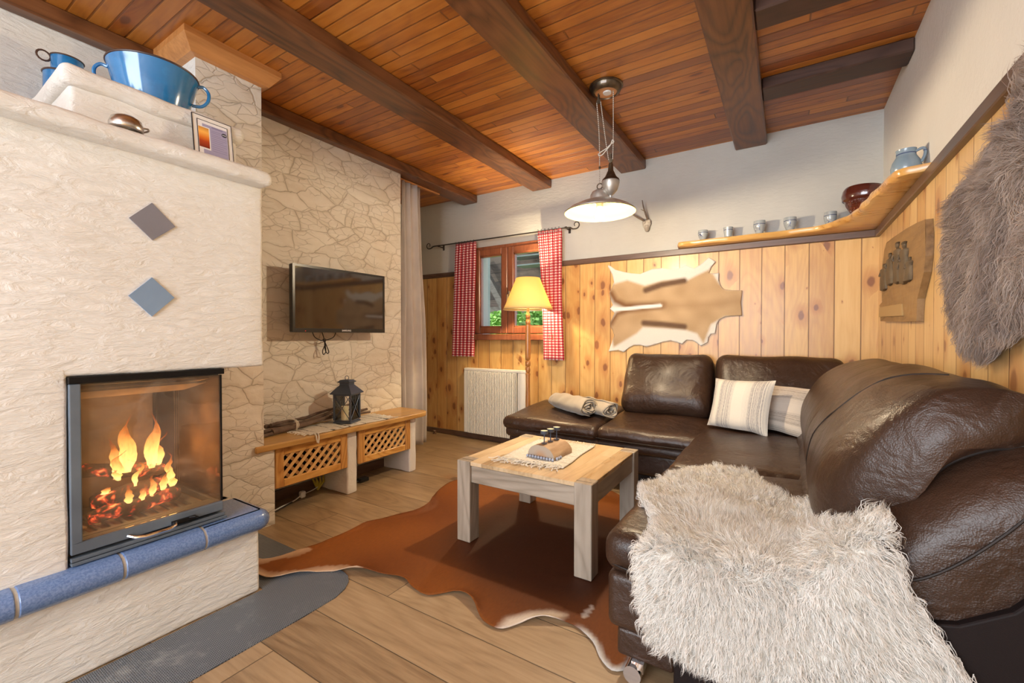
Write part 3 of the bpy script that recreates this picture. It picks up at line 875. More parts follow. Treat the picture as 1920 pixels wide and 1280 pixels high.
b = MB().prism(mat_poly, .0005, .004, 'z')
tag(b.build('hearth_mat', m['mat'], org=(-1.9, .2, 0)), 'dark embossed metal hearth mat dusted with ash in front of the fireplace', 'mat')
# ================================================================ things on the fireplace
enamel = Mat('blue_enamel', .16); enamel.set(**{'Base Color': enamel.mix(enamel.step(enamel.noise(enamel.obj(), 9., 4, .7), .45, .6), (.018, .17, .42), (.025, .21, .50)), 'Coat Weight': .6, 'Coat Roughness': .08})
m['enamel'] = enamel.m
m['enamel_rim'] = bumpy('worn_dark_rim', (.035, .03, .035), .4, 40, .2, .002, col2=(.10, .05, .03))
t = empty('enamel_bowl', (-2.23, .752, 2.004), 'large blue enamel bowl with two loop handles on top of the fireplace', 'bowl')
C = Vector((-2.23, .752, 2.004))
b = MB(); out = [(.085, .002), (.095, .004), (.108, .03), (.130, .10), (.146, .165), (.151, .182)]; inn = [(.146, .182), (.140, .163), (.125, .10), (.10, .035), (.085, .012), (0.0001, .010)]
b.lathe([(0.0001, .002)] + out + inn, C, 48, caps=False); b.build('bowl', m['enamel'], t, smooth=True)
b = MB(); b.tube([C + Vector((.1505 * math.cos(a), .1505 * math.sin(a), .184)) for a in np.linspace(0, 2 * PI, 49)[:-1]], .004, 8, closed=True); plabel(b.build('rim', m['enamel_rim'], t, smooth=True), 'worn dark rim')
for an in (R(62), R(242)):
    b = MB(); d = Vector((math.cos(an), math.sin(an), 0)); U = Vector((0, 0, 1)); p = Vector((-d.y, d.x, 0))
    b.tube(spline([C + d * .146 + U * .168, C + d * .168 + U * .172, C + d * .186 + U * .150, C + d * .183 + U * .115, C + d * .160 + U * .088, C + d * .126 + U * .084], 6), .0065, 8); b.build('handle', m['enamel'], t, smooth=True)
t = empty('enamel_pot', (-2.56, .535, 1.79), 'small blue enamel pot left of the mug behind the upper tier corner', 'pot')
C = Vector((-2.56, .535, 1.80)); 
# stands on the breast top behind the tier
C = Vector((-2.60, .545, 1.792)); t.location = C; ORG[t.name] = C.copy()
_p = onx(121, 128, -2.62); C = Vector((-2.62, _p.y, 2.003)); t.location = C; ORG[t.name] = C.copy()
b = MB(); b.lathe([(.0001, 0), (.062, 0), (.066, .01), (.066, .20), (.063, .20), (.062, .02), (.0001, .012)], C, 32, caps=False); b.build('body', m['enamel'], t, smooth=True)
b = MB(); b.tube([C + Vector((.066 * math.cos(a), .066 * math.sin(a), .201)) for a in np.linspace(0, 2 * PI, 33)[:-1]], .004, 6, closed=True); b.build('rim', m['enamel_rim'], t, smooth=True)
# blue mug with wire loop standing behind
_p = onx(126, 114, -2.78); C = Vector((-2.78, _p.y, 2.003)); t = empty('enamel_mug', C, 'small blue enamel mug with a dark loop handle behind the corner of the upper tier', 'mug')
b = MB(); b.lathe([(.0001, 0), (.045, 0), (.047, .01), (.055, _p.z - 2.003), (.052, _p.z - 2.003), (.044, .02), (.0001, .01)], C, 28, caps=False); b.build('body', m['enamel'], t, smooth=True)
b = MB(); b.tube([C + Vector((.055 * math.cos(a), .055 * math.sin(a), _p.z - 2.002)) for a in np.linspace(0, 2 * PI, 29)[:-1]], .0035, 6, closed=True); b.build('rim', m['enamel_rim'], t, smooth=True)
b = MB(); b.tube([C + Vector((-.0, -.075 - .022 * math.cos(a), _p.z - 2.018 + .022 * math.sin(a))) for a in np.linspace(0, 2 * PI, 15)[:-1]], .004, 6, closed=True); plabel(b.build('handle', m['enamel_rim'], t, smooth=True), 'dark loop handle')
# metal dish
C = Vector((-1.912, .565, 1.797)); t = empty('metal_dish', C, 'upturned shiny metal dish on the fireplace mantel', 'dish')
b = MB(); b.lathe([(.042, 0), (.046, .006), (.046, .020), (.040, .038), (.026, .048), (.0001, .052)], C, 32, caps=False); b.build('bowl', m['steel'], t, smooth=True, solid=.0015)
b = MB(); b.tube(spline([C + Vector((.02, .038, .02)), C + Vector((.02, .054, .022)), C + Vector((.012, .056, .018)), C + Vector((.0, .045, .012))], 5), .003, 6); b.build('handle', m['steel'], t, smooth=True)
# little dark hook leaning at the tier's left side
C = Vector((-2.10, .475, 1.793)); b = MB(); b.tube(spline([C, C + Vector((0, 0, .03)), C + Vector((.012, .004, .05)), C + Vector((.014, .008, .02))], 5), .0045, 6)
tag(b.build('iron_hook', m['blackmetal'], org=C, smooth=True), 'tiny dark iron hook left of the metal dish on the mantel', 'hook')

# framed certificate leaning on the tier
P0 = Vector((-1.968, .862, 1.793)); Mf = Matrix.Translation(P0) @ Matrix.Rotation(R(-8), 4, 'Y') @ Matrix.Rotation(R(90), 4, 'Z') @ Matrix.Rotation(R(90), 4, 'X')
# local: x to the right (world +y), y up, z towards the room
t = empty('picture_frame', P0, 'small glazed picture frame with sunset photo and text sheet leaning on the upper tier', 'picture frame')
W_, H_ = .145, .19
def fb(mat, x0, x1, y0, y1, z0, z1, name, par, lab=None):
    b = MB(); b.box(x0, x1, y0, y1, z0, z1, M=Mf); o = b.build(name, mat, par)
    if lab: plabel(o, lab)
    return o
pm = lambda n, c, r=.6: plain(n, c, r)
fb(pm('frame_backing_white', (.78, .76, .72)), -W_ / 2, W_ / 2, 0, H_, 0, .004, 'backing', t)
b = MB()
for q in ((-W_ / 2, -W_ / 2 + .0018, 0, H_), (W_ / 2 - .0018, W_ / 2, 0, H_), (-W_ / 2, W_ / 2, H_ - .0018, H_), (-W_ / 2, W_ / 2, 0, .0018)): b.box(*q, 0, .006, M=Mf)
for q in ((-.056, -.054, .012, .172), (.054, .056, .012, .172), (-.056, .056, .170, .172), (-.056, .056, .012, .014)): b.box(*q, .004, .006, M=Mf)
fr_ = b.build('border', pm('thin_dark_frame', (.03, .025, .03), .4), t)
sheet = fb(pm('paper_white', (.80, .79, .80)), -.054, .054, .014, .170, .004, .0052, 'sheet', t)
fb(pm('lilac_panel', (.36, .34, .50)), -.038, .052, .028, .158, .0052, .0056, 'printed_panel', sheet)
Ms = Mat('sunset_print', .5); x, y, z = Ms.sep(Ms.obj()); 
sd = Ms.vmath('DISTANCE', Ms.obj(), (.0, -.032, .118)) if False else None
Ms.set(**{'Base Color': Ms.ramp(Ms.ma('MULTIPLY', Ms.ma('SUBTRACT', z, .05), 10.), [(0, (.12, .01, .005)), (.35, (.45, .06, .01)), (.5, (.75, .20, .02)), (.72, (.95, .50, .10)), (1, (.45, .16, .03))])}); m['sunset'] = Ms.m
fb(pm('white_edge', (.82, .81, .79)), -.055, -.012, .052, .146, .0056, .0058, 'photo_border', sheet)
fb(m['sunset'], -.053, -.016, .058, .142, .0058, .0061, 'photo', sheet)
b = MB(); 
for k, yy in enumerate((.150, .138, .131, .122, .115, .106, .098, .090, .081, .072, .063, .054)):
    x1 = .048 if k % 3 else .036
    if 1 <= k <= 3: x1 = .028
    b.box(-.006 + (.002 if k == 0 else 0), x1, yy, yy + (.005 if k == 0 else .0012), .0056, .0060, M=Mf)
b.build('text_lines', pm('print_ink', (.24, .22, .36)), sheet)
b = MB(); b.prism([(.0415 + .0105 * math.cos(PI * k / 4 + .4), .136 + .0085 * math.sin(PI * k / 4 + .4)) for k in range(8)], .0056, .0062, 'z'); b.v = [tuple(Mf @ Vector(v)) for v in b.v]
b.build('emblem', pm('black_emblem', (.03, .03, .05)), sheet)
b = MB(); b.box(.034, .049, .1345, .1375, .0062, .0064, M=Mf); b.build('emblem_band', pm('emblem_white', (.6, .6, .62)), sheet)

# ================================================================ television
Y0, Y1, Z0, Z1, XT = 1.637, 2.402, 1.122, 1.572, -2.712
t = empty('television', (XT, (Y0 + Y1) / 2, Z0), 'flat black television mounted on the stone-patterned wall', 'television')
b = MB(); b.cbox(XT - .045, XT - .004, Y0, Y1, Z0, Z1, .006)
bz = .016
for q in ((Y0, Y0 + bz, Z0, Z1), (Y1 - bz, Y1, Z0, Z1), (Y0 + bz, Y1 - bz, Z1 - bz, Z1), (Y0 + bz, Y1 - bz, Z0, Z0 + .028)): b.box(XT - .004, XT, *q)
b.build('casing', m['black_plastic'], t)
Msn = Mat('dark_glossy_screen', .06, (.030, .020, .017)); Msn.set(**{'Specular IOR Level': .9}); m['screen'] = Msn.m
MB().box(XT - .006, XT - .0025, Y0 + bz, Y1 - bz, Z0 + .028, Z1 - bz).build('screen', m['screen'], t)
MB().cbox(-2.87, XT - .045, 1.9, 2.14, 1.24, 1.46, .004).build('wall_bracket', m['blackmetal'], t)
def text_mesh(s, size, name, mat, M4, parent=None, ext=.0004, lab=None, bold=0):
    cu = bpy.data.curves.new(name, 'FONT'); cu.body = s; cu.size = size; cu.extrude = ext; cu.align_x = 'CENTER'; cu.align_y = 'CENTER'; cu.offset = bold
    o = bpy.data.objects.new('tmp', cu); COL.objects.link(o)
    bpy.context.view_layer.update()
    me = bpy.data.meshes.new_from_object(o.evaluated_get(bpy.context.evaluated_depsgraph_get()))
    COL.objects.unlink(o); bpy.data.objects.remove(o)
    me.transform(M4)
    org = ORG.get(parent.name, ZERO) if parent else ZERO
    me.transform(Matrix.Translation(-org)); me.materials.clear(); me.materials.append(mat)
    q = bpy.data.objects.new(name, me); COL.objects.link(q)
    if parent: q.parent = parent
    if lab: q['label'] = lab
    return q
MY = lambda x, y, z: Matrix.Translation((x, y, z)) @ Matrix.Rotation(R(90), 4, 'Z') @ Matrix.Rotation(R(90), 4, 'X')
text_mesh('SAMSUNG', .017, 'brand_lettering', mk_emit('pale_lettering', (.72, .74, .8), 0), MY(XT + .0004, 2.045, Z0 + .014), t, bold=.0004)
b = MB().box(XT, XT + .001, 1.722, 1.727, Z0 + .008, Z0 + .011); plabel(b.build('standby_light', mk_emit('red_led', (1, .02, .02), .8), t), 'tiny red standby light')
# cable bundle under the set
b = MB(); cx = -2.80
def loop(pts, r=.0035): b.tube(spline([(cx + p[2] if len(p) > 2 else cx, p[0], p[1]) for p in pts], 6), r, 6)
loop([(1.83, 1.13), (1.85, 1.09), (1.90, 1.065), (1.925, 1.075), (1.93, 1.04), (1.91, .99), (1.918, .965), (1.935, .985), (1.932, 1.03), (1.925, 1.07)])
loop([(2.02, 1.13), (2.0, 1.09), (1.95, 1.07), (1.925, 1.072), (1.94, 1.03), (1.96, .985), (1.948, .972), (1.93, 1.0), (1.925, 1.06)])
loop([(1.90, 1.14), (1.915, 1.10), (1.93, 1.07), (1.97, 1.075)])
tie = MB().cbox(cx - .008, cx + .008, 1.915, 1.935, 1.058, 1.078, .003)
cb = b.build('cable', m['black_plastic'], t, smooth=True); tie.build('cable_tie', m['black_plastic'], cb)

# ================================================================ wall bench
m['benchtop'] = wood('honey_bench_top', (.33, .16, .045), (.54, .31, .095), (.68, .43, .17), 'y', rough=.4, fine=45, rings=3, ringamt=.35, coat=.3)
m['benchdoor'] = wood('amber_pine_y', (.32, .13, .028), (.56, .275, .065), (.70, .40, .12), 'y', coords='obj', rough=.42, fine=50, rings=6, ringamt=.7, coat=.25)
m['benchdoor_z'] = wood('amber_pine_z', (.28, .11, .03), (.50, .235, .06), (.64, .35, .11), 'z', coords='obj', rough=.42, fine=50, rings=6, ringamt=.7, coat=.25)
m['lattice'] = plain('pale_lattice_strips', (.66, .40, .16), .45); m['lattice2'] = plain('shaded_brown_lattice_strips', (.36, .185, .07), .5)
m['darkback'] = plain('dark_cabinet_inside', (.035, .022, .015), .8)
m['bench_plaster'] = mk_plaster('bench_leg_plaster', (.72, .68, .64), (.66, .62, .585), 30, .4, .01)
BX = -2.5
t = empty('lattice_bench', (-2.68, 2.0, 0), 'low wall bench with thick wooden top, white plastered supports and lattice fronts', 'bench')
front = spline([(BX, 1.289), (BX + .003, 1.6), (BX - .003, 1.9), (BX + .002, 2.2), (BX, 2.5), (BX - .005, 2.62), (BX - .03, 2.68), (BX - .075, 2.708), (BX - .16, 2.715)], 4)
poly = [(-2.868, 1.409), (-2.52, 1.409), (-2.52, 1.289)] + [(p[0], p[1]) for p in [Vector((q[0], q[1], 0)) for q in [(v.x, v.y) for v in [Vector((*f_[:2], 0)) if not hasattr(f_, 'x') else f_ for f_ in spline([(a_, c_, 0) for a_, c_ in ((BX, 1.289), (BX + .003, 1.6), (BX - .003, 1.9), (BX + .002, 2.2), (BX, 2.5), (BX - .005, 2.62), (BX - .03, 2.68), (BX - .075, 2.708), (BX - .16, 2.715))], 4)]]]] + [(-2.868, 2.715)]
b = MB().prism(poly, .437, .474, 'z'); b.box(-2.868, -2.52, 1.348, 1.409, .437, .474)
b.build('bench_top', m['benchtop'], t, bevel=.008, bseg=3)
b = MB(); plaster(b, -2.868, -2.553, 1.925, 2.008, 0, .437, .012, .005, (6, 2, 8), 14, 3); b.build('support', m['bench_plaster'], t, smooth=True)
b = MB(); plaster(b, -2.868, -2.553, 2.512, 2.585, 0, .437, .012, .005, (6, 2, 8), 14, 7); b.build('support', m['bench_plaster'], t, smooth=True)
def front_panel(y0, y1, lab):
    x0, x1 = -2.562, -2.538; z0, z1 = .195, .432; w = .052
    b = MB(); b.cbox(x0, x1, y0, y0 + w, z0, z1, .004); b.cbox(x0, x1, y1 - w, y1, z0, z1, .004)
    b.box(x0 + .003, x0 + .008, y0 + w - .01, y1 - w + .01, z1 - .03, z1 - .01)
    d = b.build('lattice_front', m['benchdoor_z'], t); plabel(d, lab)
    for q in ((z0, z0 + .045), (z1 - .045, z1)): MB().cbox(x0 + .002, x1 - .002, y0 + w, y1 - w, q[0], q[1], .003).build('rail', m['benchdoor'], d)
    ya, yb, za, zb = y0 + w, y1 - w, z0 + .045, z1 - .045
    def strips(sgn, x, mat, name, ww=.014, sp=.062):
        b = MB(); H = zb - za; s = ya - H
        while s < yb:
            pts = []
            # strip centre line goes (s,za)->(s+H,zb); clip against ya,yb
            quad = [(s - ww, za), (s + ww, za), (s + H + ww, zb), (s + H - ww, zb)]
            # clip polygon to ya..yb
            def clip(P, lim, keep):
                out = []
                for i in range(len(P)):
                    a, c = P[i], P[(i + 1) % len(P)]; ia, ic = keep(a[0]), keep(c[0])
                    if ia: out.append(a)
                    if ia != ic:
                        k = (lim - a[0]) / (c[0] - a[0]); out.append((lim, a[1] + k * (c[1] - a[1])))
                return out
            Q = clip(quad, ya, lambda q: q >= ya); Q = clip(Q, yb, lambda q: q <= yb) if Q else Q
            if len(Q) > 2:
                if sgn < 0: Q = [(ya + yb - p[0], p[1]) for p in Q]
                b.prism(Q, x, x + .005, 'x')
            s += sp
        b.build(name, mat, d)
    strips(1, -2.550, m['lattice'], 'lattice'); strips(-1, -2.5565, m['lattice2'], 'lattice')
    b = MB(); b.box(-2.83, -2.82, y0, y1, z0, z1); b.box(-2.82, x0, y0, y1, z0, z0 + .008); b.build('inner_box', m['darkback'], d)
front_panel(1.42, 1.918, 'left lattice front'); front_panel(2.012, 2.508, 'right lattice front')
b = MB().box(-2.868, -2.85, 1.41, 1.92, 0, .07); b.box(-2.868, -2.85, 2.01, 2.51, 0, .07); struct(b.build('baseboard_left', m['rail_y']))

# runner on the bench
def fringe(b, p0, p1, n, dirv, L, seed, z=.004, drop=0):
    r_ = random.Random(seed); p0 = Vector(p0); p1 = Vector(p1); dirv = Vector(dirv)
    for i in range(n):
        s = p0.lerp(p1, (i + r_.random() * .7) / n); l = L * (.6 + .7 * r_.random()); side = (p1 - p0).normalized() * r_.uniform(-.5, .5)
        pts = [s]
        for k in range(1, 5):
            q = s + dirv * l * k / 4 + side * l * (k / 4) ** 2 + Vector((0, 0, z * math.sin(k * 1.7 + i) * .6 + z - drop * (k / 4) ** 2)); pts.append(q)
        b.tube(spline(pts, 2), [.0022] * 8 + [.0030], 5)
C = Vector((-2.68, 1.95, .474))
t2 = empty('bench_runner', C, 'cream and black woven runner with fringes under the lantern on the bench', 'table runner')
def rw(u, v):
    x = lerp(-2.80, -2.525, u) + .006 * math.sin(v * 9) ; y = lerp(1.64, 2.30, v) + .012 * math.sin(u * 5)
    return Vector((x, y, .4752 + .002 + .0025 * n3(x * 30, y * 30)))
b = MB().grid(rw, 18, 40); b.build('cloth', m['rugmat_dark'], t2, smooth=True, solid=.003)
b = MB(); fringe(b, (-2.80, 1.64, .476), (-2.525, 1.64, .476), 26, (0, -1, 0), .045, 3); b.build('fringe', m['fringe'], t2, smooth=True); b = MB(); fringe(b, (-2.80, 2.30, .476), (-2.525, 2.30, .476), 26, (0, 1, 0), .04, 4); b.build('fringe', m['fringe'], t2, smooth=True); b = MB()
b.tube(spline([(-2.53, 1.66, .478), (-2.50, 1.655, .476), (-2.486, 1.65, .455), (-2.485, 1.655, .43)], 4), .0045, 6); b.tube(spline([(-2.53, 1.68, .478), (-2.50, 1.672, .477), (-2.484, 1.665, .46), (-2.482, 1.66, .425)], 4), .0045, 6)
b.build('tassel', m['fringe'], t2, smooth=True)

# bundle of driftwood sticks
m['bark'] = bumpy('grey_brown_bark', (.17, .115, .085), .9, 30, .6, .006, col2=(.09, .06, .045), vscale=14, coords='obj')
t3 = empty('branch_bundle', (-2.76, 1.85, .474), 'bundle of dry grey-brown branches tied with twine beside the lantern', 'branches')
for i, (pts, r0, r1) in enumerate((
    ([(-2.80, 1.50, .52), (-2.79, 1.62, .515), (-2.775, 1.75, .51), (-2.79, 1.90, .53), (-2.81, 2.05, .565), (-2.82, 2.16, .575)], .013, .008),
    ([(-2.76, 1.47, .495), (-2.755, 1.60, .50), (-2.77, 1.74, .50), (-2.80, 1.90, .505), (-2.79, 2.1, .51), (-2.78, 2.28, .525)], .015, .010),
    ([(-2.77, 1.52, .53), (-2.80, 1.64, .53), (-2.80, 1.78, .535), (-2.835, 1.92, .55), (-2.84, 2.05, .56)], .012, .007),
    ([(-2.715, 1.50, .497), (-2.72, 1.62, .50), (-2.735, 1.75, .505), (-2.76, 1.88, .515), (-2.80, 2.02, .53)], .018, .010),
    ([(-2.70, 1.42, .484), (-2.71, 1.48, .486), (-2.725, 1.56, .492), (-2.74, 1.64, .50)], .011, .011),
    ([(-2.80, 2.0, .51), (-2.78, 2.15, .505), (-2.77, 2.30, .50)], .011, .009))):
    S = spline(pts, 6); n = len(S); b = MB()
    b.tube([p + Vector((n3(p.y * 20, i) * .004, 0, abs(n3(p.y * 22, i + 4)) * .005)) for p in S], [lerp(r0, r1, k / (n - 1)) * (1 + .25 * n3(k * .5, i * 3)) for k in range(n)], 9)
    b.build('branch', m['bark'], t3, smooth=True)
b = MB()
for k in range(3): b.tube([(-2.758 + .06 * math.cos(a), 1.655 + k * .006 + .004 * math.sin(a), .512 + .034 * math.sin(a)) for a in np.linspace(0, 2 * PI, 17)[:-1]], .002, 5, closed=True)
b.tube(spline([(-2.72, 1.655, .53), (-2.70, 1.65, .54), (-2.695, 1.648, .50), (-2.70, 1.65, .482)], 4), .0025, 5)
plabel(b.build('twine', m['fringe'], t3, smooth=True), 'pale twine')

# lantern
m['lantern'] = bumpy('blue_black_metal', (.085, .11, .165), .42, 60, .15, .002, metal=.5)
LC = Vector((-2.665, 2.01, .481)); t = empty('lantern', LC, 'dark metal lantern with cross-braced sides and a hipped roof on the bench runner', 'lantern')
ML = Matrix.Translation(LC) @ Matrix.Rotation(R(22), 4, 'Z')
h = .062; b = MB(); b.box(-h - .006, h + .006, -h - .006, h + .006, 0, .012, M=ML); b.box(-h, h, -h, h, .012, .02, M=ML)
b.build('base', m['lantern'], t, bevel=.002)
b = MB(); H = .205; w_ = .006
for sx in (-1, 1):
    for sy in (-1, 1): b.box(sx * h - w_, sx * h + w_, sy * h - w_, sy * h + w_, .02, H, M=ML)
b.box(-h, h, -h - .004, -h + .004, H - .01, H, M=ML); b.box(-h, h, h - .004, h + .004, H - .01, H, M=ML); b.box(-h - .004, -h + .004, -h, h, H - .01, H, M=ML); b.box(h - .004, h + .004, -h, h, H - .01, H, M=ML)
fr = b.build('frame', m['lantern'], t, bevel=.0015)
b = MB()
for k in range(4):
    Mk = ML @ Matrix.Rotation(PI / 2 * k, 4, 'Z')
    for s in (-1, 1): b.tube([Mk @ Vector((-h * s, h + .002, .022)), Mk @ Vector((h * s, h + .002, H - .012))], .0024, 5)
b.build('cross_brace', m['lantern'], fr)
b = MB()
for k in range(4):
    Mk = ML @ Matrix.Rotation(PI / 2 * k, 4, 'Z'); b.box(-h + w_, h - w_, h - .003, h - .0015, .02, H - .01, M=Mk)
b.build('pane', m['glass'], t)
b = MB(); R4 = [(.083, H), (.083, H + .006), (.042, H + .055), (.036, H + .062), (.036, H + .078), (.046, H + .081), (.046, H + .088), (.040, H + .09), (.034, H + .098), (.0001, H + .102)]
b.lathe([(r_ * 1.414, z) for r_, z in R4], (0, 0, 0), 4, caps=False, a0=PI / 4, a1=PI / 4 + 2 * PI); b.v = [tuple(ML @ Vector(v)) for v in b.v]
b.build('roof', m['lantern'], t)
b = MB(); b.tube([ML @ Vector((.0 + .014 * math.cos(a), 0, H + .112 + .014 * math.sin(a))) for a in np.linspace(0, 2 * PI, 17)[:-1]], .0022, 6, closed=True); b.build('ring', m['lantern'], t, smooth=True)
def candle(c, r, hh, lab):
    tt = empty('candle', c, lab, 'candle', 'candles inside the lantern'); b = MB(); b.lathe([(.0001, 0), (r, 0), (r, hh), (r - .004, hh + .002), (r - .008, hh - .004), (.0001, hh - .004)], c, 20, caps=False)
    b.build('wax', m['wax'], tt, smooth=True); b = MB(); b.tube([Vector(c) + Vector((0, 0, hh - .005)), Vector(c) + Vector((.001, 0, hh + .008))], .001, 5); b.build('wick', m['seam'], tt)
M = Mat('cream_wax', .5, (.80, .72, .50)); M.set(**{'Subsurface Weight': .2, 'Subsurface Scale': .01}); m['wax'] = M.m
candle(ML @ Vector((-.004, -.022, .0203)), .025, .095, 'taller cream pillar candle inside the lantern')
candle(ML @ Vector((.020, .030, .0203)), .018, .072, 'shorter cream candle inside the lantern behind the taller one')

# cables under the bench
t = empty('extension_lead', (-2.80, 1.70, 0), 'white extension cable with a plug lying under the left lattice front', 'cable')
b = MB(); b.tube(spline([(-2.70, 1.50, .006), (-2.72, 1.56, .008), (-2.75, 1.66, .008), (-2.77, 1.72, .02)], 5), .004, 6); b.tube(spline([(-2.78, 1.75, .02), (-2.80, 1.83, .02), (-2.82, 1.90, .03)], 5), .003, 6); b.build('cable', m['white_plastic'], t, smooth=True)
b = MB().cbox(-2.79, -2.755, 1.715, 1.75, .002, .045, .006); b.build('plug', m['white_plastic'], t)
b = MB(); b.tube(spline([(-2.68, 1.45, .005), (-2.69, 1.52, .006), (-2.74, 1.64, .006)], 5), .005, 6)
tag(b.build('black_cable', m['black_plastic'], org=(-2.70, 1.54, 0), smooth=True), 'short black cable on the floor beneath the left lattice front', 'cable')
t = empty('power_adapter', (-2.70, 2.17, 0), 'black power adapter on the floor beneath the right lattice front', 'power adapter')
b = MB(); b.cbox(-2.725, -2.67, 2.13, 2.21, .001, .03, .006); b.build('housing', m['black_plastic'], t); b = MB(); b.tube(spline([(-2.70, 2.13, .014), (-2.71, 2.08, .01), (-2.76, 2.03, .006)], 5), .004, 6); b.build('cable', m['black_plastic'], t, smooth=True)
b = MB()
for k, a in enumerate((-.5, -.2, .15, .5)): b.tube([(-2.82, 1.88, .0), (-2.82 + .01 * k, 1.88 + a * .05, .06), (-2.82, 1.88 + a * .09, .10)], [.005, .009, .004], 6)
tag(b.build('dried_flower', plain('yellow_dried_petals', (.50, .40, .06), .8), org=(-2.82, 1.88, 0), smooth=True), 'small yellow dried flower in the shadow beside the middle bench support', 'flower')

# grey curtain at the alcove
t = empty('alcove_curtain', (-2.94, 2.93, .07), 'tall mauve-grey curtain hanging beside the end of the stone-patterned wall', 'curtain')
def cg(u, v):
    z = lerp(.07, 2.50, v); ph = u * 2 * PI * 3.0
    sp = lerp(1.0, .72, smoothstep(.3, 1, v)); amp = .045 * lerp(1, .55, v)
    y = 2.775 + .02 * v + u * .33 * sp + .008 * math.sin(ph * 1.0 + 1)
    x = -2.94 + amp * math.sin(ph + .5 * n3(z * .8, u * 3)) * (.7 + .3 * math.sin(u * 9)) + .012 * n3(z * 1.5, u * 5)
    return Vector((x, y, z))
b = MB().grid(cg, 70, 40); b.build('cloth', m['curtain_grey'], t, smooth=True, solid=.003)
b = MB(); b.cbox(-2.955, -2.925, 2.73, 3.30, 2.497, 2.512, .003); plabel(b.build('curtain_rail', m['trimwood'], t), 'slim wooden curtain rail')
# ================================================================ radiator
RXa, RXb = -2.912, -2.155; ya, yb = 3.655, 3.732
t = empty('radiator', ((RXa + RXb) / 2, 3.70, .07), 'cream finned wall radiator under the window', 'radiator')
b = MB(); b.cbox(RXa, RXb, ya + .004, yb, .728, .757, .006); b.cbox(RXa, RXa + .045, ya + .004, yb, .072, .728, .004); b.cbox(RXb - .085, RXb, ya + .004, yb, .072, .728, .004)
b.build('casing', m['radiator'], t)
b = MB(); x = RXa + .052; k = 0
MB().box(RXa + .045, RXb - .085, ya + .040, yb - .01, .085, .728).build('inner_panel', plain('gap_shade_inner_radiator', (.30, .25, .17), .6), t)  # darker than the casing: shade between the fins put into the colour
while x < RXb - .09:
    b.cbox(x, x + .0115, ya, ya + .036, .07, .728, .003); x += .0205
b.build('fins', m['radiator'], t)
for q in (RXa + .12, RXb - .18):
    MB().cbox(q - .02, q + .02, yb - .02, YB - .02, .6, .64, .002).build('bracket', m['radiator'], t)

# small round wooden door stop
C = Vector((-3.33, 3.66, 0)); b = MB(); b.lathe([(.0001, 0), (.018, 0), (.02, .008), (.012, .016), (.018, .026), (.02, .034), (.012, .044), (.0001, .046)], C, 16, caps=False)
tag(b.build('door_stop', m['rail'], org=C, smooth=True), 'little round dark wooden knob on the floor by the baseboard left of the radiator', 'door stop')

# ================================================================ wrought iron curtain rod
m['iron'] = bumpy('wrought_iron', (.055, .045, .04), .55, 120, .2, .001, metal=.6)
ZR = 2.097; YRod = 3.668
t = empty('curtain_rod', (-2.5, YRod, ZR), 'black wrought iron curtain rod with scrolled ends above the window', 'curtain rod')
b = MB(); b.tube([(-3.33, YRod, ZR), (-1.71, YRod, ZR - .006)], .0065, 8); b.build('rod', m['iron'], t, smooth=True)
def scroll(x0, z0, sgn):
    pts = [(x0, YRod, z0), (x0 + sgn * .03, YRod, z0 - .004), (x0 + sgn * .055, YRod, z0 - .018), (x0 + sgn * .085, YRod, z0 - .020)]
    cx, cz = x0 + sgn * .088, z0 + .016
    for k in range(14):
        a = -PI / 2 + k * .42; r = .036 * (1 - k * .045); pts.append((cx + sgn * r * math.cos(a), YRod, cz + r * math.sin(a)))
    n = len(pts); b = MB(); S = spline(pts, 3); b.tube(S, [lerp(.0065, .0035, i / len(S)) for i in range(len(S))], 7); return b
scroll(-3.33, ZR, -1).build('finial', m['iron'], t, smooth=True); scroll(-1.71, ZR - .006, 1).build('finial', m['iron'], t, smooth=True)
for x in (-3.27, -1.725):
    b = MB(); b.tube([(x, YRod, ZR - .003), (x, YRod + .03, ZR - .01), (x, YB - .002, ZR - .01)], .006, 7); b.cbox(x - .012, x + .012, YB - .006, YB - .0, ZR - .04, ZR + .02, .002); b.tube([(x - .009, YRod, ZR - .004), (x + .009, YRod, ZR - .004)], .011, 8); b.build('bracket', m['iron'], t, smooth=True)
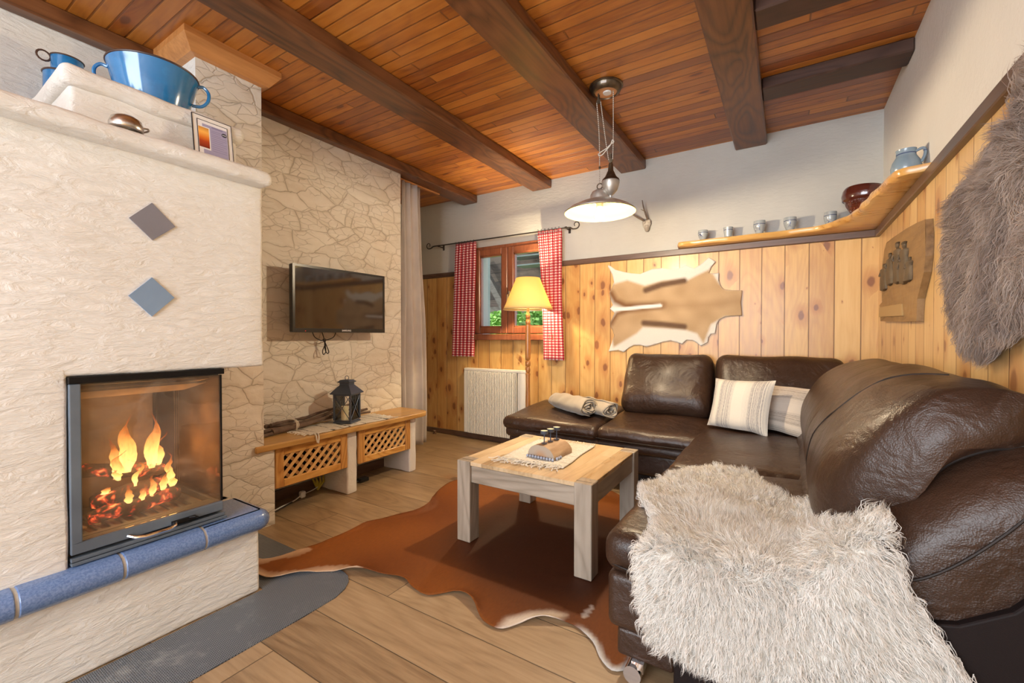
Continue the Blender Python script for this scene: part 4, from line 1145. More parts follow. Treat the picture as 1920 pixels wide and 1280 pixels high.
def gingham(label, xt0, xt1, xb0, xb1, zt, zb, nf, seed, wide, swing=None):
    x0 = min(xt0, xb0); tt = empty('gingham_curtain', ((xt0 + xt1) / 2, YRod, zb), label, 'curtain')
    def P(u, v):
        z = lerp(zb, zt, v); s = v
        a = lerp(xb0, xt0, s); c = lerp(xb1, xt1, s)
        if swing: 
            k = swing(v); a += k[0]; c += k[1]
        ph = u * 2 * PI * nf + .6 * n3(v * 1.2, seed, u * 2)
        amp = .021 * (.75 + .35 * n3(u * 5, seed)) * lerp(1, .7, smoothstep(.9, 1, v))
        x = lerp(a, c, u) + .010 * math.sin(ph * 1 + 1.3 + v * .5)
        y = YRod + .004 + amp * math.sin(ph) + .006 * n3(v * 3, u * 6, seed)
        return Vector((x, y, z))
    b = MB().grid(P, nf * 14, 48, uv=lambda u, v: (u * wide, v * (zt - zb)))
    b.build('cloth', m['gingham'], tt, smooth=True, solid=.002)
    b = MB().grid(lambda u, v: P(u, 1) + Vector((0, .0035 * math.sin(v * 2 * PI), .003 + .010 * v)), nf * 14, 3, uv=lambda u, v: (u * wide, v * .013 + .01)); b.build('heading', m['gingham'], tt, smooth=True, solid=.002)
    nr = nf + 1
    for k in range(nr):
        u = (k + .5) / nr; x = lerp(xt0, xt1, u)
        b = MB(); b.tube([(x, YRod + .0115 * math.cos(a), zt + .018 + .0125 * math.sin(a) * 1.2) for a in np.linspace(0, 2 * PI, 13)[:-1]], .0016, 5, closed=True); b.build('ring', m['iron'], tt, smooth=True)
gingham('red and white gingham curtain left of the window', -3.045, -2.765, -3.095, -2.79, 2.073, .878, 6, 2, .62)
gingham('red and white gingham curtain right of the window beside the floor lamp', -2.035, -1.775, -1.962, -1.748, 2.078, .870, 6, 5, .60, lambda v: (.0 + .02 * math.sin(v * PI), -.012 * math.sin(v * PI)))

# ================================================================ floor lamp
m['lampwood'] = wood('turned_honey_wood', (.26, .09, .02), (.45, .19, .05), (.60, .29, .10), 'z', coords='obj', rough=.32, fine=60, rings=4, ringamt=.3, coat=.5)
M = Mat('warm_lampshade', .9, (.86, .72, .40)); tr = M.nd('ShaderNodeBsdfTranslucent', {'Color': (1, .84, .42, 1)}); mx = M.nd('ShaderNodeMixShader', {0: .55, 1: M.b.outputs[0], 2: tr}); M.t.links.new(mx, M.out.inputs[0]); m['shade'] = M.m
LX_, LY_ = -2.0, 3.45; C = Vector((LX_, LY_, 0))
t = empty('floor_lamp', C, 'turned wooden floor lamp with a lit pale yellow conical shade beside the radiator', 'floor lamp')
b = MB(); prof = [(.0001, 0), (.115, 0), (.12, .012), (.11, .028), (.06, .04), (.03, .06), (.022, .09), (.026, .13), (.018, .17)]
b.lathe(prof, C, 28, caps=False); b.build('base', m['lampwood'], t, smooth=True)
b = MB(); prof = [(.018, .16), (.021, .30), (.022, .50), (.019, .60), (.019, .735)]
def bead(z, r): return [(.014, z - .03), (r * .9, z - .02), (r, z - .005), (r, z + .006), (r * .8, z + .02), (.013, z + .028)]
prof += [(.022, .738), (.022, .752), (.016, .757)] + bead(.79, .022) + bead(.845, .024) + [(.022, .885), (.024, .90), (.026, 1.0), (.024, 1.14), (.021, 1.19), (.022, 1.20)] + bead(1.225, .023) + bead(1.275, .021) + [(.012, 1.32), (.012, 1.36), (.0001, 1.36)]
b.lathe(prof, C, 20, caps=False); b.build('pole', m['lampwood'], t, smooth=True)
b = MB(); b.lathe([(.228, 1.338), (.205, 1.385), (.107, 1.625)], C, 48, caps=False); b.build('lamp_shade', m['shade'], t, smooth=True, solid=.002)
b = MB(); b.tube([C + Vector((.228 * math.cos(a), .228 * math.sin(a), 1.338)) for a in np.linspace(0, 2 * PI, 49)[:-1]], .002, 5, closed=True); b.tube([C + Vector((.107 * math.cos(a), .107 * math.sin(a), 1.625)) for a in np.linspace(0, 2 * PI, 33)[:-1]], .002, 5, closed=True)
for k in range(3): b.tube([C + Vector((.107 * math.cos(k * 2.094), .107 * math.sin(k * 2.094), 1.624)), C + Vector((0, 0, 1.60))], .0015, 5)
b.tube([C + Vector((0, 0, 1.36)), C + Vector((.045, 0, 1.42)), C + Vector((.045, 0, 1.55)), C + Vector((0, 0, 1.605))], .0015, 5)
b.build('shade_frame', m['steel'], t)
b = MB(); b.lathe([(.013, 1.36), (.014, 1.39), (.013, 1.40)], C, 16); b.build('bulb_holder', m['white_plastic'], t, smooth=True)
m['bulb'] = mk_emit('lit_bulb', (1, .86, .62), 6)
b = MB(); b.lathe([(.012, 1.40), (.018, 1.41), (.026, 1.425), (.0285, 1.44), (.024, 1.452), (.0001, 1.462)], C, 20, caps=False); b.build('bulb', m['bulb'], t, smooth=True)

# ================================================================ pendant lamp
CX, CY = -.972, 2.55
m['oldmetal'] = bumpy('tarnished_brass', (.19, .15, .10), .38, 50, .2, .002, col2=(.09, .065, .045), vscale=20, metal=.85)
m['pewter'] = bumpy('pewter', (.66, .63, .57), .42, 60, .1, .001, col2=(.52, .49, .44), vscale=20, metal=.7)
t = empty('pendant_lamp', (CX, CY, ZC), 'rise and fall pendant lamp with pewter shade, counterweight and lit bulb hanging from the ceiling', 'pendant lamp')
PC = Vector((-.925, 2.525, 0))
b = MB(); b.lathe([(.098, ZC - .002), (.10, ZC - .010), (.092, ZC - .014), (.086, ZC - .034), (.070, ZC - .045), (.066, ZC - .046), (.064, ZC - .038), (.0001, ZC - .038)], PC, 36, caps=False); cp = b.build('ceiling_plate', m['oldmetal'], t, smooth=True)
b = MB(); b.lathe([(.064, ZC - .0405), (.0001, ZC - .0405)], PC, 30, caps=False); plabel(b.build('inner_disc', m['trimwood'], cp), 'amber inner disc')
b = MB(); b.lathe([(.026, ZC - .0415), (.024, ZC - .048), (.0001, ZC - .049)], PC + Vector((.008, .0, 0)), 20, caps=False); plabel(b.build('terminal_cap', m['white_plastic'], cp), 'white terminal cap')
b = MB(); b.box(-.0155, .0155, -.002, .0, -.009, .009, M=Matrix.Translation(PC + Vector((.018, -.0885, ZC - .024))) @ Matrix.Rotation(R(12), 4, 'Z') @ Matrix.Rotation(R(-14), 4, 'X')); plabel(b.build('sticker', m['white_plastic'], cp), 'small white sticker')
def pulley(p, name):
    b = MB(); Mx = Matrix.Translation(p) @ Matrix.Rotation(R(90), 4, 'X') @ Matrix.Identity(4)
    pr = [(.004, -.005), (.013, -.005), (.010, 0), (.013, .005), (.004, .005)]
    b.lathe(pr, (0, 0, 0), 18, M=None, caps=True); b.v = [tuple(Mx @ Vector(v)) for v in b.v]
    w = b
    w.box(p.x - .004, p.x + .004, p.y - .009, p.y - .007, p.z - .008, p.z + .045); w.box(p.x - .004, p.x + .004, p.y + .007, p.y + .009, p.z - .008, p.z + .045)
    return w.build(name, m['oldmetal'], t, smooth=True)
PA = Vector((-.965, 2.51, ZC - .09)); pulley(PA, 'pulley')
PW = Vector((-.905, 2.555, 2.155)); 
pulley(PW, 'pulley')
cord = Mat('twisted_pale_cord', .8); x, y, z = cord.sep(cord.obj()); cord.set(**{'Base Color': cord.ramp(cord.ma('FRACT', cord.ma('MULTIPLY', z, 90.)), [(0, (.62, .58, .52)), (.5, (.62, .58, .52)), (.55, (.25, .19, .13)), (1, (.25, .19, .13))])}); m['cord'] = cord.m
def cordp(pts, r=.0027): return MB().tube(spline(pts, 8), r, 7).build('cord', m['cord'], t, smooth=True)
cordp([PA + Vector((-.012, 0, 0)), (-.974, 2.545, 2.3), (-.973, 2.55, 2.02)])
cordp([PA + Vector((.012, 0, 0)), (-.935, 2.54, 2.3), (-.918, 2.555, 2.16)])
cordp([PC + Vector((.045, .0, -.0 + ZC - .042)), (-.888, 2.55, 2.4), (-.890, 2.555, 2.26), (-.893, 2.555, 2.16)])
b = MB(); b.tube(spline([(-.973, 2.548, 2.215), (-.93, 2.548, 2.232), (-.90, 2.552, 2.255), (-.885, 2.552, 2.262), (-.893, 2.55, 2.275), (-.905, 2.552, 2.25), (-.93, 2.548, 2.222), (-.955, 2.545, 2.198), (-.975, 2.545, 2.197), (-.98, 2.548, 2.212)], 5), .003, 6); b.build('cord_knot', m['fringe'], t, smooth=True)
b = MB(); b.tube([(-.973, 2.55, 2.125), (-.925, 2.553, 2.128)], .0018, 5); b.lathe([(.006, 2.118), (.006, 2.132)], (-.973, 2.55, 0), 10); b.build('guide_wire', m['oldmetal'], t)
# counterweight
W = Vector((-.905, 2.555, 0))
b = MB(); b.lathe([(.0001, 1.925), (.008, 1.928), (.010, 1.945), (.022, 1.955), (.040, 1.975), (.049, 2.00), (.053, 2.025), (.052, 2.032)], W, 28, caps=False); b.build('counterweight', m['pewter'], t, smooth=True)
b = MB(); b.lathe([(.053, 2.032), (.050, 2.042), (.036, 2.055), (.028, 2.07), (.022, 2.085), (.016, 2.095), (.014, 2.13), (.010, 2.14), (.0001, 2.142)], W, 28, caps=False); plabel(b.build('counterweight_cap', m['oldmetal'], t, smooth=True), 'dark tarnished cap of the counterweight')
# shade: shallow dish with glass-like bell on top
S = Vector((CX, CY, 0))
SH = [(.055, 1.932), (.075, 1.925), (.13, 1.905), (.185, 1.878), (.212, 1.858), (.214, 1.853)]
b = MB(); b.lathe(SH, S, 56, caps=False); b.build('lamp_shade', m['pewter'], t, smooth=True, solid=.0012)
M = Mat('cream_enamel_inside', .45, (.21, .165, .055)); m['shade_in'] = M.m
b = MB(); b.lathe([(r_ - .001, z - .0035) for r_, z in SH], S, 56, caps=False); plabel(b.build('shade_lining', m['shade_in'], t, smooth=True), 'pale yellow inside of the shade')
b = MB(); b.lathe([(.058, 1.930), (.056, 1.945), (.054, 1.962), (.046, 1.978), (.028, 1.988), (.010, 1.992), (.006, 2.0)], S, 32, caps=False); b.build('bell', m['pewter'], t, smooth=True)
b = MB(); b.tube([S + Vector((.017 * math.cos(a), 0, 2.012 + .017 * math.sin(a))) for a in np.linspace(0, 2 * PI, 21)[:-1]], .0035, 7, closed=True); b.build('ring', m['oldmetal'], t, smooth=True)
for s in (-1, 1):
    b = MB(); b.tube(spline([S + Vector((s * .058, 0, 1.935)), S + Vector((s * .064, 0, 1.96)), S + Vector((s * .05, 0, 1.985)), S + Vector((s * .03, 0, 1.99))], 5), .002, 5); b.build('shade_bracket', m['pewter'], t, smooth=True)
b = MB(); b.lathe([(.050, 1.928), (.048, 1.918), (.022, 1.915), (.020, 1.890), (.016, 1.885)], S, 24, caps=False); b.build('bulb_holder', m['white_plastic'], t, smooth=True)
m['bulb2'] = mk_emit('lit_frosted_bulb', (1, .92, .76), 9)
b = MB(); b.lathe([(.014, 1.888), (.017, 1.872), (.027, 1.850), (.031, 1.832), (.027, 1.814), (.014, 1.803), (.0001, 1.800)], S, 24, caps=False); b.build('bulb', m['bulb2'], t, smooth=True)

# ================================================================ antlers on a small skull mount
m['bone'] = bumpy('grey_bone', (.50, .46, .40), .8, 50, .4, .003, col2=(.28, .24, .20), vscale=18)
m['antler'] = bumpy('brown_antler', (.22, .16, .115), .75, 70, .6, .003, col2=(.11, .08, .06), vscale=20)
AC = Vector((-1.005, 3.735, 2.04)); t = empty('antler_mount', AC, 'small deer skull with two antlers on the grey wall right of the pendant shade', 'antlers')
b = MB(); b.sphere(AC + Vector((0, -.006, 0)), .034, 10, sx=1, sy=.55, sz=1.25); b.sphere(AC + Vector((.004, -.016, -.035)), .020, 8, sx=1, sy=.8, sz=1.5); b.sphere(AC + Vector((-.018, -.02, .012)), .014, 7); b.sphere(AC + Vector((.022, -.018, .02)), .014, 7)
b.v = [tuple(Vector(v) + Vector((n3(*[q * 60 for q in v]), n3(v[1] * 60, v[2] * 60), n3(v[2] * 60, v[0] * 60))) * .004) for v in b.v]
b.build('skull', m['bone'], t, smooth=True)
def antler(pts, r): 
    S_ = spline(pts, 5); n = len(S_); b = MB(); b.tube([p + Vector((n3(i, 1) * .002, 0, 0)) for i, p in enumerate(S_)], [lerp(r, r * .3, (i / (n - 1)) ** 1.3) * (1 + .2 * n3(i * 1.3, 2)) for i in range(n)], 8); return b
b = antler([AC + Vector((-.02, -.02, .03)), AC + Vector((-.06, -.05, .055)), AC + Vector((-.105, -.07, .09)), AC + Vector((-.125, -.08, .13))], .010)
o1 = b.build('antler', m['antler'], t, smooth=True)
antler([AC + Vector((-.09, -.065, .08)), AC + Vector((-.12, -.09, .082))], .006).build('tine', m['antler'], o1, smooth=True)
o2 = antler([AC + Vector((.012, -.02, .035)), AC + Vector((.0, -.04, .08)), AC + Vector((-.012, -.06, .13)), AC + Vector((-.022, -.065, .19))], .009).build('antler', m['antler'], t, smooth=True)
antler([AC + Vector((-.003, -.05, .10)), AC + Vector((-.03, -.075, .112))], .005).build('tine', m['antler'], o2, smooth=True)

# ================================================================ corner shelf and what stands on it
m['shelfwood'] = wood('glossy_honey_live_edge', (.44, .19, .045), (.66, .36, .10), (.80, .52, .20), 'x', rough=.3, fine=35, rings=3, ringamt=.5, coat=.6)
ed = [(-.752, 3.70), (-.735, 3.645), (-.70, 3.622), (-.6, 3.628), (-.5, 3.615), (-.35, 3.622), (-.2, 3.612), (-.05, 3.618), (.08, 3.600), (.17, 3.585), (.235, 3.52), (.275, 3.43), (.315, 3.37), (.325, 3.28), (.345, 3.20), (.343, 3.12), (.362, 3.02), (.36, 2.92), (.378, 2.82), (.385, 2.72), (.392, 2.64), (.405, 2.58), (.43, 2.548), (.48, 2.535), (.533, 2.525)]
E_ = [(p.x, p.y) for p in spline([(x, y, 0) for x, y in ed], 4)]
b = MB(); zt, zm, zb_ = 1.842, 1.822, 1.801
def off(E, d):
    out = []
    for i, p in enumerate(E):
        a = Vector((*E[max(0, i - 1)], 0)); c = Vector((*E[min(len(E) - 1, i + 1)], 0)); q = (c - a).normalized(); nrm = Vector((-q.y, q.x, 0)); w = .004 * n3(i * .25, d * 100)
        out.append((p[0] + nrm.x * (d + w), p[1] + nrm.y * (d + w)))
    return out
rings_ = [(off(E_, .020), zt), (off(E_, .004), zt - .004), (E_, zm), (off(E_, .008), zb_ + .006), (off(E_, .026), zb_)]
n = len(E_); vs = []
for E2, z in rings_: vs += [(x, min(y, 3.753), z) for x, y in E2]
fs = [(k * n + i, k * n + i + 1, (k + 1) * n + i + 1, (k + 1) * n + i) for k in range(4) for i in range(n - 1)]
b.add(vs, fs)
for k, rev in ((0, False), (4, True)):
    z = rings_[k][1]; E2 = [(x, min(y, 3.753)) for x, y in rings_[k][0]]; b.add([(x, y, z) for x, y in E2] + [(.533, 3.754, z), (-.752, 3.754, z)], [tuple(range(len(E2) + 2))])
b.add([(-.752, 3.754, zt), (-.752, 3.754, zb_)] + [(min(r_[0][0][0], -.74), r_[0][0][1], r_[1]) for r_ in rings_[::-1]], [tuple(range(7))])
sh = b.build('corner_shelf', m['shelfwood'], org=(.2, 3.6, 1.80), smooth=True); tag(sh, 'honey-coloured live-edge corner shelf above the pine panelling', 'shelf')

def stoneware(name, seed, sc=1., c=(.36, .39, .40), mark=True):
    M = Mat(name, .25); x, y, z = M.sep(M.obj()); M.set(**{'Coat Weight': .5, 'Coat Roughness': .1})
    n = M.noise(M.obj(), 40., 3); base = M.mix(n, tuple(q * .9 for q in c), tuple(q * 1.1 for q in c))
    blue = (.02, .035, .13)
    band = M.ma('LESS_THAN', M.ma('ABSOLUTE', M.ma('SUBTRACT', z, .062 * sc)), .0022)
    col = M.mix(M.ma('MULTIPLY', band, .85), base, blue)
    if mark:
        v = M.vmath('ADD', M.obj(), (seed * 1.7, 0, seed)); d = M.ma('ABSOLUTE', M.ma('SUBTRACT', M.noise(v, 42., 1, .4, .8), .52))
        zone = M.ma('MULTIPLY', M.step(z, .012 * sc, .02 * sc), M.ma('SUBTRACT', 1., M.step(z, .050 * sc, .057 * sc)))
        zx = M.ma('SUBTRACT', 1., M.step(M.ma('ABSOLUTE', M.ma('ADD', x, .010)), .012, .02))
        col = M.mix(M.ma('MULTIPLY', M.ma('MULTIPLY', M.ma('SUBTRACT', 1., M.step(d, .02, .05)), zone), zx), col, blue)
    M.set(**{'Base Color': col}); return M.m
cups = [(-.553, .036, .066, 1, 'smallest patterned blue and grey cup, leftmost on the corner shelf', True), (-.377, .034, .066, 2, 'plain pale grey tumbler with a single line, second from the left on the corner shelf', False),
        (-.172, .040, .084, 3, 'grey cup with large blue leaf drawing in the middle of the row on the shelf', True), (.016, .041, .082, 4, 'grey cup with a small blue flower, fourth from the left on the shelf', True), (.246, .038, .086, 5, 'round grey cup with blue sprig directly left of the brown planter', True)]
for x, r_, hh, sd, lab, mk in cups:
    mm_ = stoneware('grey_stoneware_%d' % sd, sd, hh / .08, mark=mk); C = Vector((x, 3.655, 1.8425)); r_ *= 1.0; hh *= 1.08
    b = MB()
    if sd == 2: pr = [(.0001, 0), (r_ * .72, 0), (r_ * .80, hh * .3), (r_ * .95, hh * .9), (r_ * .98, hh), (r_ * .9, hh), (r_ * .8, hh * .5), (.0001, .01)]
    else: pr = [(.0001, 0), (r_ * .55, 0), (r_ * .62, hh * .08), (r_ * .86, hh * .35), (r_, hh * .62), (r_ * .97, hh * .85), (r_ * .94, hh), (r_ * .86, hh), (r_ * .9, hh * .7), (r_ * .5, hh * .12), (.0001, hh * .1)]
    b.lathe(pr, C, 32, caps=False); o = b.build('stoneware_cup', mm_, org=C, smooth=True); tag(o, lab, 'cup', 'stoneware cups on the corner shelf')
# brown glazed planter, irregular
M = Mat('brown_glazed_ceramic', .14); x, y, z = M.sep(M.obj()); nn = M.noise(M.obj(), 30., 4, .6)
M.set(**{'Base Color': M.mix(M.step(z, .03, .10), M.mix(nn, (.20, .035, .01), (.10, .02, .01)), M.mix(nn, (.05, .010, .008), (.10, .02, .012))), 'Coat Weight': .7, 'Coat Roughness': .06}); vv = M.vor(M.obj(), 60., 'DISTANCE_TO_EDGE'); M.bump(M.ma('MULTIPLY', M.ma('SUBTRACT', 1., M.step(z, .085, .10)), vv), 1., .02); m['glaze'] = M.m
C = Vector((.402, 3.47, 1.8425)); b = MB()
def pl(u, v):
    a = u * 2 * PI; prof = [(.044, 0), (.062, .03), (.080, .07), (.088, .095), (.100, .105), (.104, .13), (.098, .16), (.090, .172), (.086, .16), (.082, .11), (.05, .03), (.0, .02)]
    k = v * (len(prof) - 1); i = min(int(k), len(prof) - 2); f = k - i; r0 = lerp(prof[i][0], prof[i + 1][0], f); z0 = lerp(prof[i][1], prof[i + 1][1], f)
    w = 1 + .10 * math.cos(2 * a + .5) + (.05 * n3(math.cos(a) * 4, math.sin(a) * 4, v * 10) if .05 < v < .35 else 0)
    return C + Vector((math.cos(a) * r0 * w, math.sin(a) * r0 * w, z0 * (1 + .12 * math.cos(a + 2.3) * v)))
b.grid(pl, 56, 33, closeu=True); o = b.build('glazed_planter', m['glaze'], org=C, smooth=True); tag(o, 'glossy dark brown textured ceramic planter in the corner of the shelf', 'planter')
# jug with handle
C = Vector((.462, 2.685, 1.8425)); t = empty('stoneware_jug', C, 'large blue-grey stoneware jug with handle at the near end of the corner shelf', 'jug')
mm_ = stoneware('blue_grey_stoneware', 9, 1.5, (.20, .27, .33), False)
b = MB(); b.lathe([(.0001, 0), (.046, 0), (.054, .015), (.056, .035), (.050, .060), (.040, .078), (.036, .086), (.036, .108), (.038, .114), (.033, .114), (.032, .09), (.044, .04), (.0001, .01)], C, 36, caps=False); b.build('body', mm_, t, smooth=True)
b = MB(); d = Vector((.93, -.36, 0)).normalized(); U = Vector((0, 0, 1)); b.tube(spline([C + d * .034 + U * .100, C + d * .057 + U * .106, C + d * .066 + U * .09, C + d * .062 + U * .065, C + d * .052 + U * .045], 6), .0065, 8); b.build('handle', mm_, t, smooth=True)
# ================================================================ leather corner sofa
SOFA = Vector((-.6, 3.0, 0))
t = empty('corner_sofa', SOFA, 'large dark brown leather corner sofa with loose back cushions along the pine walls', 'sofa')
LE = m['leather']
def wr(p, amp=.006, f=5., s=0):
    q = Vector(p) * f + Vector((s, 0, 0)); return Vector((mnoise.noise(q), mnoise.noise(q + Vector((7, 0, 0))), mnoise.noise(q + Vector((0, 7, 0))) * 1.2)) * amp
def block(name, x0, x1, y0, y1, z0, z1, r, n, puff=0, fn=None, amp=.006, seed=0, mat=None, par=None, puffx=0, puffy=0):
    c = Vector(((x0 + x1) / 2, (y0 + y1) / 2, (z0 + z1) / 2)); h = Vector(((x1 - x0) / 2, (y1 - y0) / 2, (z1 - z0) / 2))
    def f(p):
        u, v, w = p.x / h.x, p.y / h.y, p.z / h.z
        q = Vector(p)
        q.z += puff * (1 - u * u) * (1 - v * v) * (1 if w > 0 else 0) * abs(w)
        q.y += puffy * (1 - u * u) * (1 - w * w) * (1 if v > 0 else -1) * abs(v)
        q.x += puffx * (1 - v * v) * (1 - w * w) * (1 if u > 0 else -1) * abs(u)
        q = q + c
        if fn: q = fn(q, u, v, w)
        return q + wr(q, amp, 5.5, seed)
    b = MB(); rblock(b, (x1 - x0, y1 - y0, z1 - z0), r, n, f); return b.build(name, mat or LE, par or t, smooth=True)
def pbody(name, prof, y0, y1, endr0, endr1, s0, s1, piv=None, amp=.006, seed=0, ny=40, k=5, mat=None, bulge=0, yfn=None, par=None, cap=.012):
    """closed XZ profile swept along y with rounded ends"""
    P = [(p.x, p.z) for p in spline([(a, 0, c) for a, c in prof], k, True)]
    cx = sum(p[0] for p in P) / len(P); cz = sum(p[1] for p in P) / len(P)
    if piv is None: piv = (cx, cz)
    ys = []
    for i in range(9): ys.append((y0 + endr0 * (1 - math.cos(PI / 2 * i / 8)), s0 + (1 - s0) * math.sin(PI / 2 * i / 8)))
    for i in range(1, ny): ys.append((lerp(y0 + endr0, y1 - endr1, i / ny), 1 + bulge * math.sin(PI * i / ny)))
    for i in range(8, -1, -1): ys.append((y1 - endr1 * (1 - math.cos(PI / 2 * i / 8)), s1 + (1 - s1) * math.sin(PI / 2 * i / 8)))
    n = len(P); vs = []
    for y, s in ys:
        for x, z in P:
            q = Vector((piv[0] + (x - piv[0]) * s, y, piv[1] + (z - piv[1]) * s))
            if yfn: q = yfn(q)
            vs.append(q + wr(q, amp, 5.5, seed))
    fs = [(i * n + j, i * n + (j + 1) % n, (i + 1) * n + (j + 1) % n, (i + 1) * n + j) for i in range(len(ys) - 1) for j in range(n)]
    b = MB(); b.add(vs, fs)
    for r_ in (0, len(ys) - 1):
        c = sum((vs[r_ * n + j] for j in range(n)), Vector()) / n + Vector((0, -cap if r_ == 0 else cap, 0)); a = [r_ * n + j for j in range(n)]
        # inner ring for a soft cap
        ring = [vs[i].lerp(c, .45) + Vector((0, -cap * .33 if r_ == 0 else cap * .33, 0)) for i in a]
        b.add([vs[i] for i in a] + ring + [c], [(j, (j + 1) % n, n + (j + 1) % n, n + j) for j in range(n)] + [(n + j, n + (j + 1) % n, 2 * n) for j in range(n)])
    return b.build(name, mat or LE, par or t, smooth=True)
def piping(pts, r=.0035, par=None, k=6, name='piping'):
    b = MB(); b.tube(spline(pts, k), r, 6); return b.build(name, m['seam_leather'], par or t, smooth=True)
m['seam_leather'] = plain('dark_leather_piping', (.012, .006, .004), .6)
# seats along the back wall
def rear_rise(q, u, v, w):
    q.z += .045 * smoothstep(-1, 1, v) * (1 if w > 0 else .4); return q
s1 = block('seat_cushion', -1.955, -1.135, 2.925, 3.70, .345, .452, .055, (14, 14, 3), .012, rear_rise, .007, 1)
s2 = block('seat_cushion', -1.150, -.40, 2.925, 3.70, .345, .455, .055, (14, 14, 3), .014, rear_rise, .008, 4)
piping([(-1.93, 2.945, .372), (-1.6, 2.926, .372), (-1.16, 2.93, .374)], par=s1); piping([(-1.14, 2.93, .374), (-.8, 2.924, .372), (-.48, 2.928, .374)], par=s2)
block('under_cushion', -1.93, -.42, 2.95, 3.68, .285, .365, .035, (14, 8, 2), 0, None, .006, 9)
block('base', -1.925, -.32, 3.00, 3.69, .135, .295, .03, (14, 6, 3), 0, None, .004, 11)
block('plinth', -1.86, -.32, 3.05, 3.67, .05, .14, .015, (8, 4, 2), 0, None, 0, 0, m['blackpanel'])
# seats along the right wall
def near_dip(q, u, v, w):
    q.z += .02 * smoothstep(-1, 1, u) * (1 if w > 0 else 0); return q
s3 = block('seat_cushion', -.512, .16, 1.365, 2.27, .315, .462, .062, (12, 16, 3), .014, near_dip, .008, 14)
s4 = block('seat_cushion', -.512, .16, 2.25, 3.60, .315, .462, .062, (12, 20, 3), .014, near_dip, .008, 18)
piping([(-.514, 2.2, .352), (-.514, 1.8, .35), (-.511, 1.47, .352), (-.497, 1.40, .353), (-.465, 1.374, .353), (-.40, 1.364, .352), (-.2, 1.362, .35)], par=s3, k=8)
piping([(-.514, 2.28, .352), (-.516, 2.6, .35), (-.514, 2.92, .352)], par=s4)
piping([(-.34, 1.372, .40), (-.375, 1.38, .42), (-.385, 1.42, .452), (-.375, 1.55, .470), (-.36, 1.75, .474)], par=s3, k=8)
block('base', -.498, .10, 1.375, 3.05, .14, .325, .028, (6, 20, 3), 0, None, .004, 21)
block('plinth', -.465, -.285, 1.385, 3.05, .055, .145, .012, (3, 14, 2), 0, None, 0, 0)
block('plinth', -.283, .48, 1.385, 3.05, .055, .30, .008, (3, 14, 2), 0, None, 0, 0, m['blackpanel'])
# back shell along the right wall
shell = [(-.03, .06), (-.03, .30), (.03, .44), (.13, .575), (.23, .690), (.33, .785), (.42, .845), (.485, .860), (.505, .80), (.508, .5), (.508, .06)]
sh_ = pbody('back_shell', shell, 1.325, 3.60, .14, .05, .84, .97, piv=(.508, .06), amp=.003, seed=30, cap=.004)
# lower side panel
pp = [(-.27, .062), (-.27, .16), (.0, .30), (.16, .40), (.248, .455), (.32, .475), (.40, .53), (.455, .60), (.50, .68), (.505, .062)]
b = MB(); b.prism(pp, 1.303, 1.345, 'y'); b.build('side_panel', m['blackpanel'], t, bevel=.006, bseg=3)
piping([ony(1640, 1085, 1.323), ony(1680, 1090, 1.321), ony(1740, 1082, 1.320), ony(1820, 1045, 1.320), ony(1920, 975, 1.326), Vector((.46, 1.345, .79))], .003, par=sh_, k=8)
piping([ony(1655, 978, 1.375), ony(1675, 1030, 1.340), ony(1705, 1090, 1.320), ony(1712, 1130, 1.316)], .0025, par=sh_, k=8)
# back cushions along the right wall
cu = [(.13, .455), (.085, .53), (.068, .62), (.09, .74), (.15, .85), (.235, .935), (.33, .978), (.42, .985), (.485, .955), (.50, .89), (.46, .82), (.38, .79), (.28, .72), (.20, .60)]
def lean(q):
    return q
c1 = pbody('back_cushion', cu, 1.43, 2.26, .20, .10, .66, .88, piv=(.44, .965), amp=.010, seed=41, ny=34, cap=.045)
c2 = pbody('back_cushion', [(x, z - .012) for x, z in cu], 2.235, 3.20, .10, .16, .88, .80, piv=(.33, .80), amp=.010, seed=52, ny=34)
def cprof(y, tt, s, piv=(.36, .86)):
    """point on the cushion outline"""
    P = spline([(a, 0, c) for a, c in cu], 5, True); p = P[int(tt * len(P)) % len(P)]
    return Vector((piv[0] + (p.x - piv[0]) * s, y, piv[1] + (p.z - piv[1]) * s))
pts = [cprof(2.02 - .26 * k / 12, (.03 + .46 * k / 12), 1.004) for k in range(13)]
piping([p + wr(p, .010, 5.5, 41) for p in pts], .0028, par=c1, k=4)
ss = lambda y: .66 + .34 * math.sqrt(max(0, 1 - (1 - (y - 1.43) / .20) ** 2))
pts = [cprof(1.434, (1.02 - .36 * k / 12) % 1.0, ss(1.434) * 1.005, (.44, .965)) for k in range(13)]
piping([p + wr(p, .010, 5.5, 41) for p in pts], .003, par=c1, k=4)
# back cushions along the back wall
def backc(x0, x1, seed):
    W = x1 - x0; xc = (x0 + x1) / 2; h = .50; T = .20
    b = MB()
    def f(p):
        u, v, w = p.x / (W / 2), p.y / (T / 2), p.z / (h / 2)
        q = Vector(p); side = 1 if v < 0 else -1
        q.y -= .045 * (1 - u * u) * (1 - w * w) * (1 if v < 0 else -.3) * abs(v)
        q.x *= 1 + .02 * (w < 0) * -w
        q.y += -.02 * math.exp(-((w + .55) / .3) ** 2) * (1 if v < 0 else 0)
        q = Matrix.Rotation(R(-23), 4, 'X') @ q
        q = q + Vector((xc, 3.565, .708)); return q + wr(q, .010, 6, seed)
    rblock(b, (W, T, h), .075, (16, 4, 14), f); return b.build('back_cushion', LE, t, smooth=True)
backc(-1.125, -.462, 61); backc(-.448, .33, 66)
b = MB()
block('back_frame', -1.12, .40, 3.60, 3.705, .30, .72, .04, (10, 3, 6), 0, None, .004, 70)
